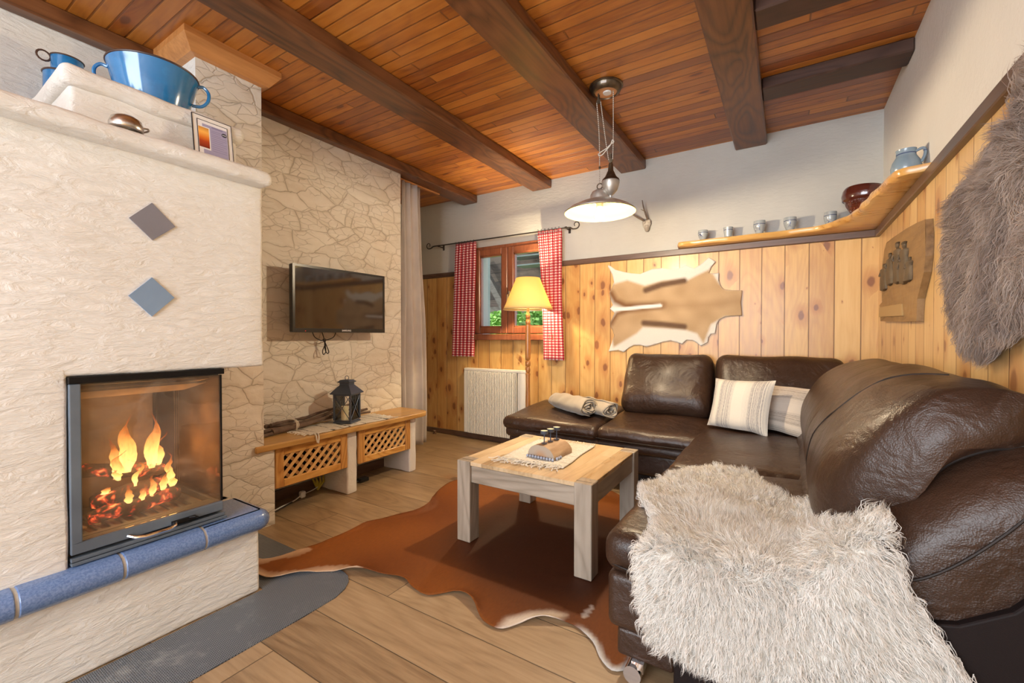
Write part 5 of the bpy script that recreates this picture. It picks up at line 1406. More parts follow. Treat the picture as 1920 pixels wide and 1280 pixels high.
# feet
def foot(x, y):
    b = MB(); b.tube([(x, y, .0285), (x, y + .09, .0285)], .028, 24); b.box(x - .008, x + .03, y + .02, y + .06, .03, .06); o = b.build('foot', m['chrome'], t, smooth=True); plabel(o, 'chrome roller foot')
foot(-.405, 1.352); foot(-1.80, 3.10); foot(.35, 1.39)
# oval maker's badge
b = MB(); Mb = Matrix.Translation((-.222, 1.375, .10)); b.prism([(-.222 + .024 * math.cos(a), .104 + .0135 * math.sin(a)) for a in np.linspace(0, 2 * PI, 29)[:-1]], 1.3775, 1.386, 'y')
bd = b.build('badge', m['steel'], t, bevel=.002); plabel(bd, 'small oval metal badge')
text_mesh('musofa', .0115, 'badge_lettering', plain('etched_white', (.85, .85, .85), .4), Matrix.Translation((-.222, 1.3770, .1035)) @ Matrix.Rotation(R(90), 4, 'X'), bd)

# ================================================================ rolled blankets
m['blanket'] = mk_cloth('taupe_fleece', (.40, .34, .26), 240, .95, 0, (.33, .275, .205), .6)
def rolled(name, a, c, r, seed, lab):
    a = Vector(a); c = Vector(c); ax = (c - a).normalized(); L = (c - a).length; s = ax.cross(Vector((0, 0, 1))).normalized(); up = s.cross(ax)
    turns = 3.6; N = 96; nl = 26
    def fn(u, v):
        th = u * turns * 2 * PI; rr = r * (.14 + .86 * (u ** .8)) + .004 * math.sin(th * 3 + seed)
        th0 = th + seed; d = L * v
        sq = 1.16 if True else 1
        endp = .012 * math.sin(th * 2.3 + seed) + .01 * n3(th, seed)
        p = a + ax * (d + endp * (1 - v) * 1.0 + (.02 * n3(th * .7, 3) if v > .9 else 0)) + s * (rr * math.cos(th0) * sq) + up * (rr * math.sin(th0) * .92)
        taper = 1 - .18 * smoothstep(.75, 1, v)
        p = a + ax * (p - a).dot(ax) + (p - a - ax * (p - a).dot(ax)) * taper
        k = wr(p, .008, 16, seed); p = p + k * (rr / r)
        return p
    b = MB().grid(fn, N, nl); zmin = min(v[2] for v in b.v); b.v = [(x, y, z + (.478 - zmin) + .001) for x, y, z in b.v]
    o = b.build(name, m['blanket'], org=(*((a + c) / 2).xy, .478), smooth=True, solid=.009); tag(o, lab, 'blanket', 'rolled blankets on the sofa'); return o
A = onz(1106, 764, .55); rolled('rolled_blanket', A, A + Vector((-.42, .26, 0)), .072, 1, 'rolled taupe blanket in front, its spiral end facing the camera, on the sofa')
A = onz(1146, 766, .55); rolled('rolled_blanket', A, A + Vector((-.37, .25, 0)), .062, 4, 'second rolled taupe blanket, behind and right of the other roll')

# ================================================================ striped scatter pillows
def mk_stripe(name, horiz, base, stripes):
    M = Mat(name, .95); u, v, w = M.sep(M.uvc()); c = u if not horiz else v
    n = M.noise(M.comb(M.ma('MULTIPLY', c, 1.), 0, 0), 150., 1, .5); bro = M.noise(M.comb(c, .3, 0), 11., 1, .5)
    dash = M.noise(M.comb(M.ma('MULTIPLY', u, 400. if horiz is False else 60.), M.ma('MULTIPLY', v, 60. if horiz is False else 400.), 0), 1., 2, .6)
    f = M.ma('MULTIPLY', M.step(n, .40, .52), M.step(bro, .40, .54)); f = M.ma('MULTIPLY', f, M.ma('ADD', .5, M.ma('MULTIPLY', M.step(dash, .35, .6), .5)))
    M.set(**{'Base Color': M.mix(f, base, stripes), 'Sheen Weight': .2}); M.bump(M.ma('ADD', n, dash), .4, .003); return M.m
m['pillow1'] = mk_stripe('cream_grey_striped_weave', False, (.72, .67, .58), (.33, .31, .30))
m['pillow2'] = mk_stripe('beige_striped_weave', True, (.62, .545, .46), (.33, .28, .235))
def pillow(BL, BR, TR, TL, T, mat, lab, seed):
    BL, BR, TR, TL = map(Vector, (BL, BR, TR, TL)); nrm = (BR - BL).cross(TL - BL).normalized()
    def side(sg):
        def fn(u, v):
            # edges pull inwards between the corners
            uu = u * 2 - 1; vv = v * 2 - 1
            pu = u + .035 * (-uu) * (1 - vv * vv) * 1.0; pv = v + .035 * (-vv) * (1 - uu * uu)
            p = BL.lerp(BR, pu).lerp(TL.lerp(TR, pu), pv)
            h = T * ((1 - uu ** 4) * (1 - vv ** 4)) ** .62
            return p + nrm * sg * h + wr(p, .006, 9, seed) * (1 - abs(uu) ** 3)
        return fn
    b = MB(); b.grid(side(-1), 28, 28, uv=lambda u, v: (u * .4, v * .4)); b.grid(side(1), 28, 28, uv=lambda u, v: (u * .4, v * .4))
    o = b.build('scatter_pillow', mat, org=(BL + BR) / 2, smooth=True); tag(o, lab, 'pillow', 'striped pillows on the sofa'); return o
pillow((-.455, 3.225, .490), (-.092, 3.045, .485), (-.052, 3.145, .822), (-.415, 3.32, .805), .055, m['pillow1'], 'square cream pillow with upright grey stripes, in front on the sofa', 3)
pillow((-.21, 3.28, .492), (.100, 3.105, .488), (.150, 3.215, .775), (-.16, 3.38, .785), .045, m['pillow2'], 'beige pillow with faint horizontal stripes, tucked behind the grey-striped pillow', 8)
# ================================================================ furs and hides
def fur(name, roots, dirs, lens, width, mat, parent, clump=.6, curl=.004, segs=4, seed=1, nseg_w=.9, per=7, spread=.012, droop=.0):
    """thick pile: locks of flat tapering hairs. roots,dirs (N,3); lens (N,)"""
    g = np.random.default_rng(seed); N = len(roots); K = per
    roots = np.repeat(roots, K, 0); dirs_ = np.repeat(dirs, K, 0); L = np.repeat(lens, K) * g.uniform(.75, 1.1, N * K)
    off = g.normal(0, spread, (N * K, 3)); off -= dirs_ * np.sum(off * dirs_, 1, keepdims=True)
    p0 = roots + off; tip = roots + dirs_ * L[:, None] + off * (1 - clump)
    mid = (p0 + tip) / 2
    # side vector
    ref = g.normal(0, 1, (N * K, 3)); side = np.cross(dirs_, ref); side /= np.linalg.norm(side, axis=1, keepdims=True) + 1e-9
    bend = np.repeat(g.normal(0, 1, (N, 3)), K, 0); bend -= dirs_ * np.sum(bend * dirs_, 1, keepdims=True)
    ph = np.repeat(g.uniform(0, 6.28, N), K)
    V = []
    for k in range(segs + 1):
        tt = k / segs; c = p0 * (1 - tt) + tip * tt
        c = c + bend * (curl * math.sin(PI * tt) * 1.6) + side * (curl * .7 * np.sin(ph + tt * 7))[:, None] * tt
        c[:, 2] -= droop * tt * tt * L
        wdt = width * (1 - tt) ** nseg_w
        if k < segs: V.append(c - side * wdt); V.append(c + side * wdt)
        else: V.append(c)
    M_ = N * K; nv = 2 * segs + 1
    A = np.stack(V, 1).reshape(-1, 3)
    org = np.array(ORG.get(parent.name, ZERO)) if parent is not None else np.zeros(3); A = A - org
    base = (np.arange(M_) * nv)[:, None]
    quads = []
    for k in range(segs - 1): quads.append(base + np.array([2 * k, 2 * k + 1, 2 * k + 3, 2 * k + 2]))
    q = np.concatenate(quads, 1).reshape(-1, 4) if quads else np.zeros((0, 4), int)
    tr = (base + np.array([2 * segs - 2, 2 * segs - 1, 2 * segs])).reshape(-1, 3)
    me = bpy.data.meshes.new(name); me.vertices.add(len(A)); me.vertices.foreach_set('co', A.astype(np.float32).ravel())
    loops = np.concatenate([q.ravel(), tr.ravel()]); me.loops.add(len(loops)); me.loops.foreach_set('vertex_index', loops.astype(np.int32))
    starts = np.concatenate([np.arange(len(q)) * 4, len(q) * 4 + np.arange(len(tr)) * 3]); tot = np.concatenate([np.full(len(q), 4), np.full(len(tr), 3)])
    me.polygons.add(len(starts)); me.polygons.foreach_set('loop_start', starts.astype(np.int32)); me.polygons.foreach_set('loop_total', tot.astype(np.int32))
    me.update(); me.validate(); me.materials.append(mat); me.polygons.foreach_set('use_smooth', [True] * len(me.polygons))
    o = bpy.data.objects.new(name, me); COL.objects.link(o)
    if parent is not None: o.parent = parent
    return o
def mk_fur(name, c1, c2, tl=.35, sc=6.):
    M = Mat(name, .75); n = M.noise(M.obj(), sc, 3, .6); r_ = M.nd('ShaderNodeNewGeometry', out=8)
    c = M.mix(M.step(n, .35, .65), c1, c2); c = M.mix(M.ma('MULTIPLY', r_, .35), c, tuple(x * .82 for x in c2)) 
    M.set(**{'Base Color': c, 'Specular IOR Level': .25})
    tr_ = M.nd('ShaderNodeBsdfTranslucent', {'Color': c}); mx = M.nd('ShaderNodeMixShader', {0: tl, 1: M.b.outputs[0], 2: tr_}); M.t.links.new(mx, M.out.inputs[0]); return M.m
m['fur_white'] = mk_fur('white_wool', (.94, .925, .89), (.90, .88, .84), .34)
m['fur_grey'] = mk_fur('taupe_grey_wool', (.56, .465, .40), (.36, .29, .255), .3, 7.)
m['skin'] = bumpy('suede_hide', (.80, .77, .70), .9, 60, .3, .002)

# --- white sheepskin draped over the near end of the sofa
def zt(x): return .478 + 1.06 * max(0., x - .03) if x < .26 else .478 + 1.06 * .23
yf_pts = [(-.52, 1.66), (-.47, 1.80), (-.42, 1.97), (-.36, 2.12), (-.25, 2.19), (-.13, 2.20), (-.06, 2.04), (.0, 1.90), (.05, 1.86), (.09, 1.70), (.12, 1.50), (.15, 1.415), (.20, 1.40)]
zb_pts = [(-.42, .50), (-.385, .36), (-.375, .27), (-.335, .215), (-.22, .195), (-.085, .19), (.036, .215), (.144, .25), (.241, .285), (.315, .325), (.335, .345)]
rt_pts = [(.345, .335), (.30, .42), (.245, .50), (.21, .58), (.20, .66), (.20, .75)]
def itp(pts, x):
    if x <= pts[0][0]: return pts[0][1]
    for a, c in zip(pts[:-1], pts[1:]):
        if x <= c[0]: return lerp(a[1], c[1], (x - a[0]) / (c[0] - a[0]))
    return pts[-1][1]
YN = 1.292
def xright(z):
    P = [(z_, x_) for x_, z_ in rt_pts]; return itp(P, z)
def skin_ok(x, q):
    if q >= 0:   # lying part
        if x < -.475 + .13 * smoothstep(1.75, 1.40, YN + q) or x > .205: return False
        return YN + q < itp(yf_pts, x) + .015 * n3(x * 14, 3)
    z = zt(x) + q
    xl = itp([(.195, -.31), (.215, -.325), (.27, -.35), (.36, -.36), (.50, -.37)], z)
    if x < xl or x > xright(z): return False
    return z > itp(zb_pts, x) + .008 * n3(x * 20, 9)
def skin_pt(x, q):
    r_ = .045
    zz = zt(x)
    if q > r_: p = Vector((x, YN + q, zz)); n_ = Vector((0, 0, 1))
    elif q < -r_: p = Vector((x, YN, zz + q)); n_ = Vector((0, -1, 0))
    else:
        a = (q + r_) / (2 * r_) * PI / 2; p = Vector((x, YN + r_ - r_ * math.cos(a), zz - r_ + r_ * math.sin(a))); n_ = Vector((0, -math.cos(a), math.sin(a)))
    slope = 1.06 if .03 < x < .26 else 0
    if n_.z > .3: n_ = Vector((-slope * n_.z, n_.y, n_.z)).normalized()
    if q > 0: p.z += .010 * n3(x * 6, q * 6)
    # lower part hangs against the stepped front
    return p, n_
ws = empty('sheepskin_throw', (0, 1.7, .48), 'shaggy white sheepskin draped over the near end of the sofa seat', 'sheepskin')
b = MB(); st = .018; cells = {}
xs = [-.52 + st * i for i in range(50)]; qs = [-.45 + st * j for j in range(78)]
vid = {}
for i, x in enumerate(xs[:-1]):
    for j, q in enumerate(qs[:-1]):
        if all(skin_ok(x + st / 2 + e_, q + st / 2 + f_) for e_ in (-.03, .03) for f_ in (-.03, .03)):
            f = []
            for di, dj in ((0, 0), (1, 0), (1, 1), (0, 1)):
                k = (i + di, j + dj)
                if k not in vid: vid[k] = len(b.v); b.v.append(tuple(skin_pt(xs[k[0]], qs[k[1]])[0] + skin_pt(xs[k[0]], qs[k[1]])[1] * .006))
                f.append(vid[k])
            b.f.append(tuple(f)); b.m.append(0)
b.build('skin', m['skin'], ws, smooth=True, solid=.006)
rr = random.Random(5); RT = []; DR = []; LN = []
nw = 0
while nw < 15000:
    x = rr.uniform(-.52, .35); q = rr.uniform(-.45, .90)
    if not skin_ok(x, q): continue
    p, n_ = skin_pt(x, q); nw += 1
    # hair leans outward from the centre of the hide and falls on the hanging part
    cx, cq = -.08, .12
    out = Vector((x - cx, (q - cq), 0)); 
    if q > 0: o3 = Vector((out.x, out.y, 0))
    else: o3 = Vector((out.x * 1.3, 0, -.12 + out.y))
    o3 = o3.normalized() if o3.length > 1e-6 else Vector((0, 0, 0))
    sw = Vector((n3(x * 7, q * 7, 1), n3(x * 7, q * 7, 5), n3(x * 7, q * 7, 9))) * .9
    dist = math.hypot(x - cx, q - cq)
    d = n_ * lerp(.95, .50, min(1, dist / .4)) + o3 * lerp(.15, 1.0, min(1, dist / .4)) + sw
    if d.dot(n_) < .18: d = d + n_ * (.25 - d.dot(n_))
    if q < 0: d.z -= .25
    d.normalize(); RT.append(p + n_ * .004); DR.append(d); LN.append(rr.uniform(.026, .052))
fur('wool', np.array(RT), np.array(DR), np.array(LN), .0012, m['fur_white'], ws, .55, .006, 5, 3, .7, 9, .006, .0)

# --- grey-brown sheepskin hanging on the right wall
px = [(1925, 222), (1912, 226), (1896, 240), (1880, 258), (1872, 292), (1858, 318), (1826, 334), (1808, 356), (1794, 395), (1784, 450), (1788, 520), (1796, 575), (1808, 625), (1822, 642), (1838, 655), (1848, 660), (1872, 640), (1900, 615), (1925, 590)]
pw = [onx(u, v, .492) for u, v in px]; pl2 = [(p.y, p.z) for p in pw]
pl2 += [(1.45, 1.16), (1.34, 1.06), (1.22, 1.10), (1.12, 1.28), (1.10, 1.5), (1.20, 1.64), (1.32, 1.70), (1.45, 1.74), (1.56, 1.72)]
gs = empty('wall_sheepskin', (.505, 1.7, 1.35), 'shaggy taupe-grey sheepskin hanging on the right pine wall', 'sheepskin')
v2, t2_ = tri_poly(pl2, .035); b = MB(); b.add([(.502 + .004 * n3(y * 6, z * 6), y, z) for y, z in v2], t2_); b.build('skin', m['skin'], gs, smooth=True, solid=.012)
RT = []; DR = []; LN = []; ys_ = [p[0] for p in pl2]; zs_ = [p[1] for p in pl2]; nw = 0; cy, cz = 1.62, 1.42
while nw < 9000:
    y = rr.uniform(min(ys_), max(ys_)); z = rr.uniform(min(zs_), max(zs_))
    if not in_poly(y, z, pl2): continue
    nw += 1; o3 = Vector((0, y - cy, z - cz)); L = o3.length; o3 = o3 / max(L, .01)
    sw = Vector((0, n3(y * 8, z * 8, 2), n3(y * 8, z * 8, 6) * 1.3)) * .9
    d = Vector((-.42, 0, -.55)) + o3 * min(1, L / .3) * .75 + sw + Vector((0, rr.gauss(0, .15), rr.gauss(0, .15)))
    if d.x > -.2: d.x = -.2
    d.normalize(); RT.append(Vector((.492, y, z))); DR.append(d); LN.append(rr.uniform(.045, .075))
fur('wool', np.array(RT), np.array(DR), np.array(LN), .0013, m['fur_grey'], gs, .6, .006, 4, 9, .7, 9, .009, .0)

# --- flat hides coloured per vertex, table shade included on the rug
def hide_colour(o, fn):
    me = o.data; ca = me.color_attributes.new('hide_colour', 'FLOAT_COLOR', 'POINT'); org = ORG.get(o.parent.name if o.parent else o.name, ZERO)
    for i, v in enumerate(me.vertices):
        c = fn(v.co + Vector(org)); ca.data[i].color = (*c, 1)
def mixc(a, c, t_): t_ = max(0, min(1, t_)); return tuple(lerp(x, y, t_) for x, y in zip(a, c))
# springbok pelt on the back wall, outline read in a 1745x1280 enlargement of x 1120-1420, y 460-680
O = [(120, 215), (145, 225), (200, 265), (290, 290), (380, 305), (470, 312), (520, 290), (600, 258), (700, 248), (800, 262), (890, 258), (930, 235), (965, 212), (1000, 230), (1060, 250), (1120, 215), (1180, 165), (1215, 130), (1250, 150), (1290, 178), (1240, 235), (1215, 300), (1260, 305), (1325, 300), (1322, 380), (1345, 440), (1385, 480), (1480, 490), (1580, 490), (1565, 620), (1578, 765), (1470, 770), (1390, 778), (1330, 810), (1300, 860), (1285, 960), (1240, 965), (1212, 1000), (1205, 1055), (1130, 1095), (1085, 1060), (1040, 1030), (975, 1028), (925, 1075), (870, 1055), (800, 1035), (720, 1050), (620, 1080), (540, 1102), (470, 1085), (400, 1085), (350, 1110), (290, 1162), (230, 1140), (125, 1155), (150, 1085), (185, 980), (170, 930), (145, 880), (150, 830), (190, 735), (140, 690), (172, 650), (150, 590), (135, 520), (160, 460), (185, 400), (165, 320), (140, 270), (118, 235)]
U = lambda x, y: (1120 + x / 5.817, 460 + y / 5.817)
PO = []
for x, y in O: p = ony(*U(x, y), YB - .032); PO.append((p.x, p.z))
toimg = {}
v2, t2_ = tri_poly(PO, .012)
# inverse map from wall (x,z) to the enlargement for the markings
def inv(X, Z):
    d = Vector((X, YB - .032, Z)) - EYE; k = d.dot(_f); u = 960 + 817 * d.dot(_r) / k; v = 640 - 817 * d.dot(_u) / k; return (u - 1120) * 5.817, (v - 460) * 5.817
pelt = MB(); pelt.add([(X, YB - .032 - .004 * n3(X * 9, Z * 9) - .003, Z) for X, Z in v2], t2_)
pe = pelt.build('springbok_pelt', mk_vcol('short_pelt_hair', .8, 150, .25, (1, 1, 2.5), .12), org=(-.8, YB - .03, 1.33), smooth=True, solid=.006)
TAN, WHT, BRN, DK = (.40, .265, .145), (.68, .64, .58), (.18, .09, .04), (.13, .075, .045)
body_up = [(150, 430), (330, 380), (520, 440), (720, 385), (920, 370), (960, 395), (1080, 330), (1230, 260), (1330, 420), (1400, 480), (1600, 480), (1600, 780), (1380, 780), (1240, 860), (1160, 1070), (1090, 960), (940, 915), (700, 900), (500, 890), (430, 960), (330, 1020), (180, 1110), (130, 860), (230, 730), (330, 690), (220, 620), (140, 540)]
def pc(co):
    x, y = inv(co.x, co.z)
    inside = in_poly(x, y, body_up); dd = seg_dist(x, y, body_up + body_up[:1]); k = .5 + (dd / 28 if inside else -dd / 28)
    c = mixc(WHT, mixc(TAN, (.50, .35, .205), .5 + .9 * n3(x * .006, y * .006)), k)
    d1 = seg_dist(x, y, [(530, 490), (700, 430), (950, 385)]); c = mixc(c, DK, (1 - d1 / 46) * 1.5 if d1 < 46 else 0)
    d1 = seg_dist(x, y, [(510, 845), (720, 860), (950, 885)]); c = mixc(c, DK, (1 - d1 / 46) * 1.5 if d1 < 46 else 0)
    d1 = seg_dist(x, y, [(155, 520), (200, 605), (310, 655), (480, 655), (720, 648)]); c = mixc(c, BRN, (1 - d1 / 60) * 1.1 if d1 < 60 else 0)
    d1 = seg_dist(x, y, [(155, 850), (220, 745), (330, 712), (520, 690), (700, 665)]); c = mixc(c, BRN, (1 - d1 / 45) * 1.0 if d1 < 45 else 0)
    d1 = seg_dist(x, y, [(720, 655), (1050, 655), (1300, 640), (1560, 600)]); c = mixc(c, (.34, .21, .11), (1 - d1 / 70) * .55 if d1 < 70 else 0)
    d1 = seg_dist(x, y, [(150, 700), (320, 690), (500, 672), (690, 655)]); c = mixc(c, (.80, .77, .72), (1 - d1 / 24) * 2 if d1 < 24 else 0)
    return c
hide_colour(pe, pc); tag(pe, 'antelope pelt with white, tan and dark bands on the pine wall above the sofa', 'hide')

# cowhide rug
CO = [(-2.30, 1.11), (-2.16, 1.140), (-2.10, 1.24), (-2.065, 1.36), (-2.061, 1.45), (-2.05, 1.60), (-2.057, 1.73), (-1.98, 1.86), (-1.92, 1.97), (-1.93, 2.08), (-2.03, 2.22), (-2.10, 2.40), (-2.11, 2.53), (-2.03, 2.66), (-1.88, 2.72), (-1.7, 2.72), (-1.5, 2.78), (-1.2, 2.88), (-1.0, 2.88), (-.88, 2.80), (-.76, 2.64), (-.62, 2.55), (-.42, 2.45), (-.36, 2.2), (-.40, 1.8), (-.42, 1.55), (-.43, 1.41), (-.475, 1.365), (-.53, 1.40), (-.58, 1.46), (-.673, 1.504), (-.757, 1.475), (-.80, 1.45), (-.843, 1.41), (-.887, 1.345), (-.94, 1.335), (-1.0, 1.354), (-1.08, 1.405), (-1.19, 1.425), (-1.272, 1.352), (-1.38, 1.365), (-1.44, 1.385), (-1.501, 1.380), (-1.6, 1.335), (-1.706, 1.292), (-1.80, 1.235), (-1.88, 1.16), (-1.95, 1.07), (-2.02, 1.045), (-2.2, 1.035)]
CO = [(p.x, p.y) for p in spline([(x, y, 0) for x, y in CO], 3, True)]
v2, t2_ = tri_poly(CO, .015); LO = CO + CO[:1]
def hz(x, y):
    d = seg_dist(x, y, LO); e = max(0, 1 - d / .05)
    lift = max(0, n3(x * 5, y * 5, 4) + .15) * .035 * e * e
    return .0085 + lift + .0015 * n3(x * 7, y * 7)
ch = MB(); ch.add([(x, y, hz(x, y)) for x, y in v2], t2_)
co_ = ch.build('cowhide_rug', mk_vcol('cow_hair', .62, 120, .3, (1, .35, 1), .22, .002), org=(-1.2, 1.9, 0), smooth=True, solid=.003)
W1 = [(-.90, 1.28), (-.80, 1.36), (-.735, 1.44), (-.72, 1.54), (-.78, 1.53), (-.845, 1.48), (-.905, 1.40)]
def cc(co):
    x, y = co.x, co.y
    c = mixc((.22, .066, .011), (.14, .038, .007), .5 + .9 * n3(x * 2.2, y * 2.2))
    d = math.hypot((x + 1.0) / .55, (y - 2.0) / .6); c = mixc((.055, .017, .007), c, smoothstep(.5, 1.25, d + .2 * n3(x * 3, y * 3)))  # dark middle: mostly the table's shadow painted into the hide
    w1 = in_poly(x, y, W1)
    dw = seg_dist(x, y, W1 + W1[:1]); c = mixc(c, (.62, .54, .46), .5 + (dw if w1 else -dw) / .035)
    e = seg_dist(x, y, LO)
    if x < -1.62 and y < 1.32 and e < .05 + .03 * n3(x * 8, y * 8): c = mixc(c, (.60, .42, .28), .8 * (1 - e / .08))
    if y < 1.56: c = mixc(c, (.50, .48, .45), smoothstep(-.68, -.60, x) * (1 - smoothstep(.008, .026, e)))
    if math.hypot((x + .655) / .012, (y - 1.60) / .05) < 1: c = (.5, .42, .36)
    return c
hide_colour(co_, cc); tag(co_, 'reddish brown cowhide rug with a white patch under the coffee table', 'rug')
# ================================================================ coffee table
def oak(name, grain): return wood(name, (.21, .17, .125), (.36, .30, .235), (.47, .405, .325), grain, coords='obj', rough=.42, fine=42, rings=4.5, ringamt=.35, coat=.15, bump=.2)  # legs and aprons: oak greyed in colour for the cool daylight they face
m['oak_x'] = oak('oak_cool_lit_x', 'x'); m['oak_z'] = oak('oak_cool_lit_z', 'z')
m['oak_top'] = wood('oak_staves_warm_lit', (.42, .285, .15), (.60, .44, .26), (.72, .56, .37), 'y', 'x', .075, .6, coords='obj', rough=.34, fine=45, rings=4, ringamt=.3, gap=.0006, var=.35, coat=.3, seamdepth=.4)  # same oak in a lighter, warmer copy, lamplight on the top painted in
TX0, TX1, TY0, TY1, TZ = -1.482, -.722, 1.803, 2.523, .44
t = empty('coffee_table', ((TX0 + TX1) / 2, (TY0 + TY1) / 2, 0), 'square low oak coffee table with thick square legs on the cowhide rug', 'table')
w = .084; e = .010
for x in (TX0, TX1 - w):
    for y in (TY0, TY1 - w):
        b = MB().cbox(x, x + w, y, y + w, .012, TZ, .003); b.build('leg', m['oak_z'], t)
b = MB(); zz0, zz1 = TZ - .022, TZ - .001
b.cbox(TX0 + w, TX1 - w, TY0 + .006, TY1 - .006, zz0, zz1, .002); b.cbox(TX0 + .006, TX0 + w, TY0 + w, TY1 - w, zz0, zz1, .002); b.cbox(TX1 - w, TX1 - .006, TY0 + w, TY1 - w, zz0, zz1, .002)
b.build('tabletop', m['oak_top'], t)
b = MB()
for x in (TX0, TX1 - w):
    for y in (TY0, TY1 - w): b.box(x + .012 if x == TX0 else x, x + w if x == TX0 else x + w - .012, y + .030, y + .034, TZ - .002, TZ + .0004)
b.build('joint_line', m['seam'], t)
for q in ((TY0 + .014, TY0 + .036), (TY1 - .036, TY1 - .014)): MB().cbox(TX0 + w, TX1 - w, q[0], q[1], TZ - .112, TZ - .024, .003).build('apron', m['oak_x'], t)
m['oak_y'] = oak('oak_cool_lit_y', 'y')
for q in ((TX0 + .010, TX0 + .032), (TX1 - .032, TX1 - .010)): MB().cbox(q[0], q[1], TY0 + w, TY1 - w, TZ - .112, TZ - .024, .003).build('apron', m['oak_y'], t)
# runner
t2 = empty('table_runner', (-1.12, 2.18, TZ), 'cream woven rag runner with tasselled ends on the coffee table', 'table runner')
z0 = TZ + .0012
def rw2(u, v):
    x = lerp(-1.31, -.945, u) + .05 * (v - .5) * -.6 + .003 * math.sin(v * 8); y = lerp(1.935, 2.43, v) + .03 * (u - .5)
    return Vector((x, y, z0 + .0035 + .003 * abs(n3(x * 22, y * 22))))
b = MB().grid(rw2, 26, 36); b.build('cloth', m['rugmat_white'], t2, smooth=True, solid=.004)
b = MB(); fringe(b, rw2(0, 0), rw2(1, 0), 34, (-.15, -1, 0), .055, 7, .003)
fringe(b, rw2(0, 0) + Vector((0, .01, .006)), rw2(1, 0) + Vector((0, .01, .006)), 20, (-.3, -1, 0), .065, 9, .006)
b.build('fringe', m['fringe'], t2, smooth=True)
b = MB(); fringe(b, rw2(0, 1), rw2(1, 1), 30, (.1, 1, 0), .04, 8, .003); b.build('fringe', m['fringe'], t2, smooth=True)
# half log candle holder
M = Mat('pale_bare_log', .6); x, y, z = M.sep(M.obj()); n = M.noise(M.mapp(M.obj(), (1, .25, 1)), 22., 4, .6); M.set(**{'Base Color': M.ramp(n, [(.3, (.34, .21, .12)), (.6, (.50, .34, .21)), (.8, (.58, .43, .28))])}); M.bump(n, .3, .004); m['log'] = M.m
M = Mat('cut_log_end', .8); dd = M.vmath('LENGTH', M.vmath('MULTIPLY', M.obj(), (1, 0, 1)))
ln = M.nd('ShaderNodeVectorMath', {0: M.vmath('MULTIPLY', M.obj(), (1, 0, 1))}, out=1, operation='LENGTH')
rg = M.ma('SINE', M.ma('MULTIPLY', M.ma('ADD', ln, M.ma('MULTIPLY', M.noise(M.obj(), 20., 2), .01)), 900.))
M.set(**{'Base Color': M.mix(M.step(ln, .015, .055), (.42, .25, .14), M.mix(M.ma('MULTIPLY', rg, .25), (.40, .33, .26), (.28, .22, .17)))}); m['logend'] = M.m
A = Vector((-1.10, 2.03, TZ + .009)); ang = R(0)
t3 = empty('log_candle_holder', A, 'half-log candle holder with three dark iron tealight cups on the coffee table runner', 'candle holder')
rad = .076; Llog = .20; ax = Vector((.06, 1, 0)).normalized(); sx = Vector((ax.y, -ax.x, 0)); N = 26
vs = []
for k in range(13):
    p = A + ax * (Llog * k / 12)
    for i in range(N + 1):
        a = PI * i / N; r_ = rad * (1 + .05 * math.sin(3 * a + .5) + .02 * n3(a * 3, k * .3)); vs.append(p + sx * r_ * math.cos(a) * 1.05 + Vector((0, 0, r_ * math.sin(a) * .94)))
b = MB(); n = N + 1; b.add(vs, [(k * n + i, k * n + i + 1, (k + 1) * n + i + 1, (k + 1) * n + i) for k in range(12) for i in range(N)] + [(k * n, (k + 1) * n, (k + 1) * n + N, k * n + N) for k in range(12)])
b.add([vs[i] for i in range(n)], [tuple(range(n))], 1); b.add([vs[12 * n + i] for i in range(n)], [tuple(range(n))[::-1]], 1)
lg = b.build('half_log', [m['log'], m['logend']], t3, smooth=True)
for k, d in enumerate((.045, .105, .165)):
    p = A + ax * d + Vector((0, 0, rad * .94 + .000)) + sx * (.004 * (k - 1))
    b = MB(); b.lathe([(.0155, -.001), (.016, .002), (.003, .0035), (.0028, .048), (.019, .050), (.0205, .052), (.0205, .068), (.019, .068), (.019, .056), (.0001, .056)], p, 20, caps=False); c_ = b.build('candle_cup', m['lantern'], t3, smooth=True)
    b = MB(); b.lathe([(.0186, .057), (.0186, .067), (.0001, .067)], p, 18, caps=False); plabel(b.build('tealight', m['wax'], c_, smooth=True), 'cream tealight wax')
# bead string round the log
m['bead'] = plain('pearly_blue_bead', (.36, .40, .50), .3)
bt = empty('bead_string', A + Vector((0, -.01, 0)), 'string of pearly pale blue beads round the foot of the half-log candle holder', 'bead string')
for k in range(13):
    f = k / 9
    p = A + sx * lerp(-.075, .082, min(f, 1)) - ax * .011 if k < 10 else A + sx * .089 + ax * ((k - 9) * .02)
    b = MB(); b.sphere(Vector((p.x, p.y, TZ + .0165)), .0078, 6); b.build('bead', m['bead'], bt, smooth=True)

# ================================================================ carved wooden relief on the right wall
px = [(1658, 470), (1662, 455), (1676, 444), (1700, 428), (1720, 417), (1735, 411), (1736, 440), (1735, 480), (1732, 510), (1726, 535), (1720, 560), (1719, 580), (1718, 602), (1690, 603), (1651, 602), (1650, 585), (1649, 572), (1654, 566), (1653, 545), (1652, 520), (1655, 495)]
t = empty('carved_relief', (.49, 3.05, 1.4), 'carved wooden relief board with a group of standing figures on the right pine wall', 'wood carving')
m['carve'] = wood('carved_brown_oak', (.16, .085, .03), (.30, .175, .07), (.42, .27, .125), 'y', coords='obj', rough=.55, fine=50, rings=3, ringamt=.3, bump=.8)
M = Mat('dark_stained_carving', .6); n = M.noise(M.obj(), 30., 3); M.set(**{'Base Color': M.mix(n, (.05, .038, .028), (.17, .115, .06))}); m['carve_dark'] = M.m
pp = [(p.y, p.z) for p in (onx(u, v, .488) for u, v in px)]
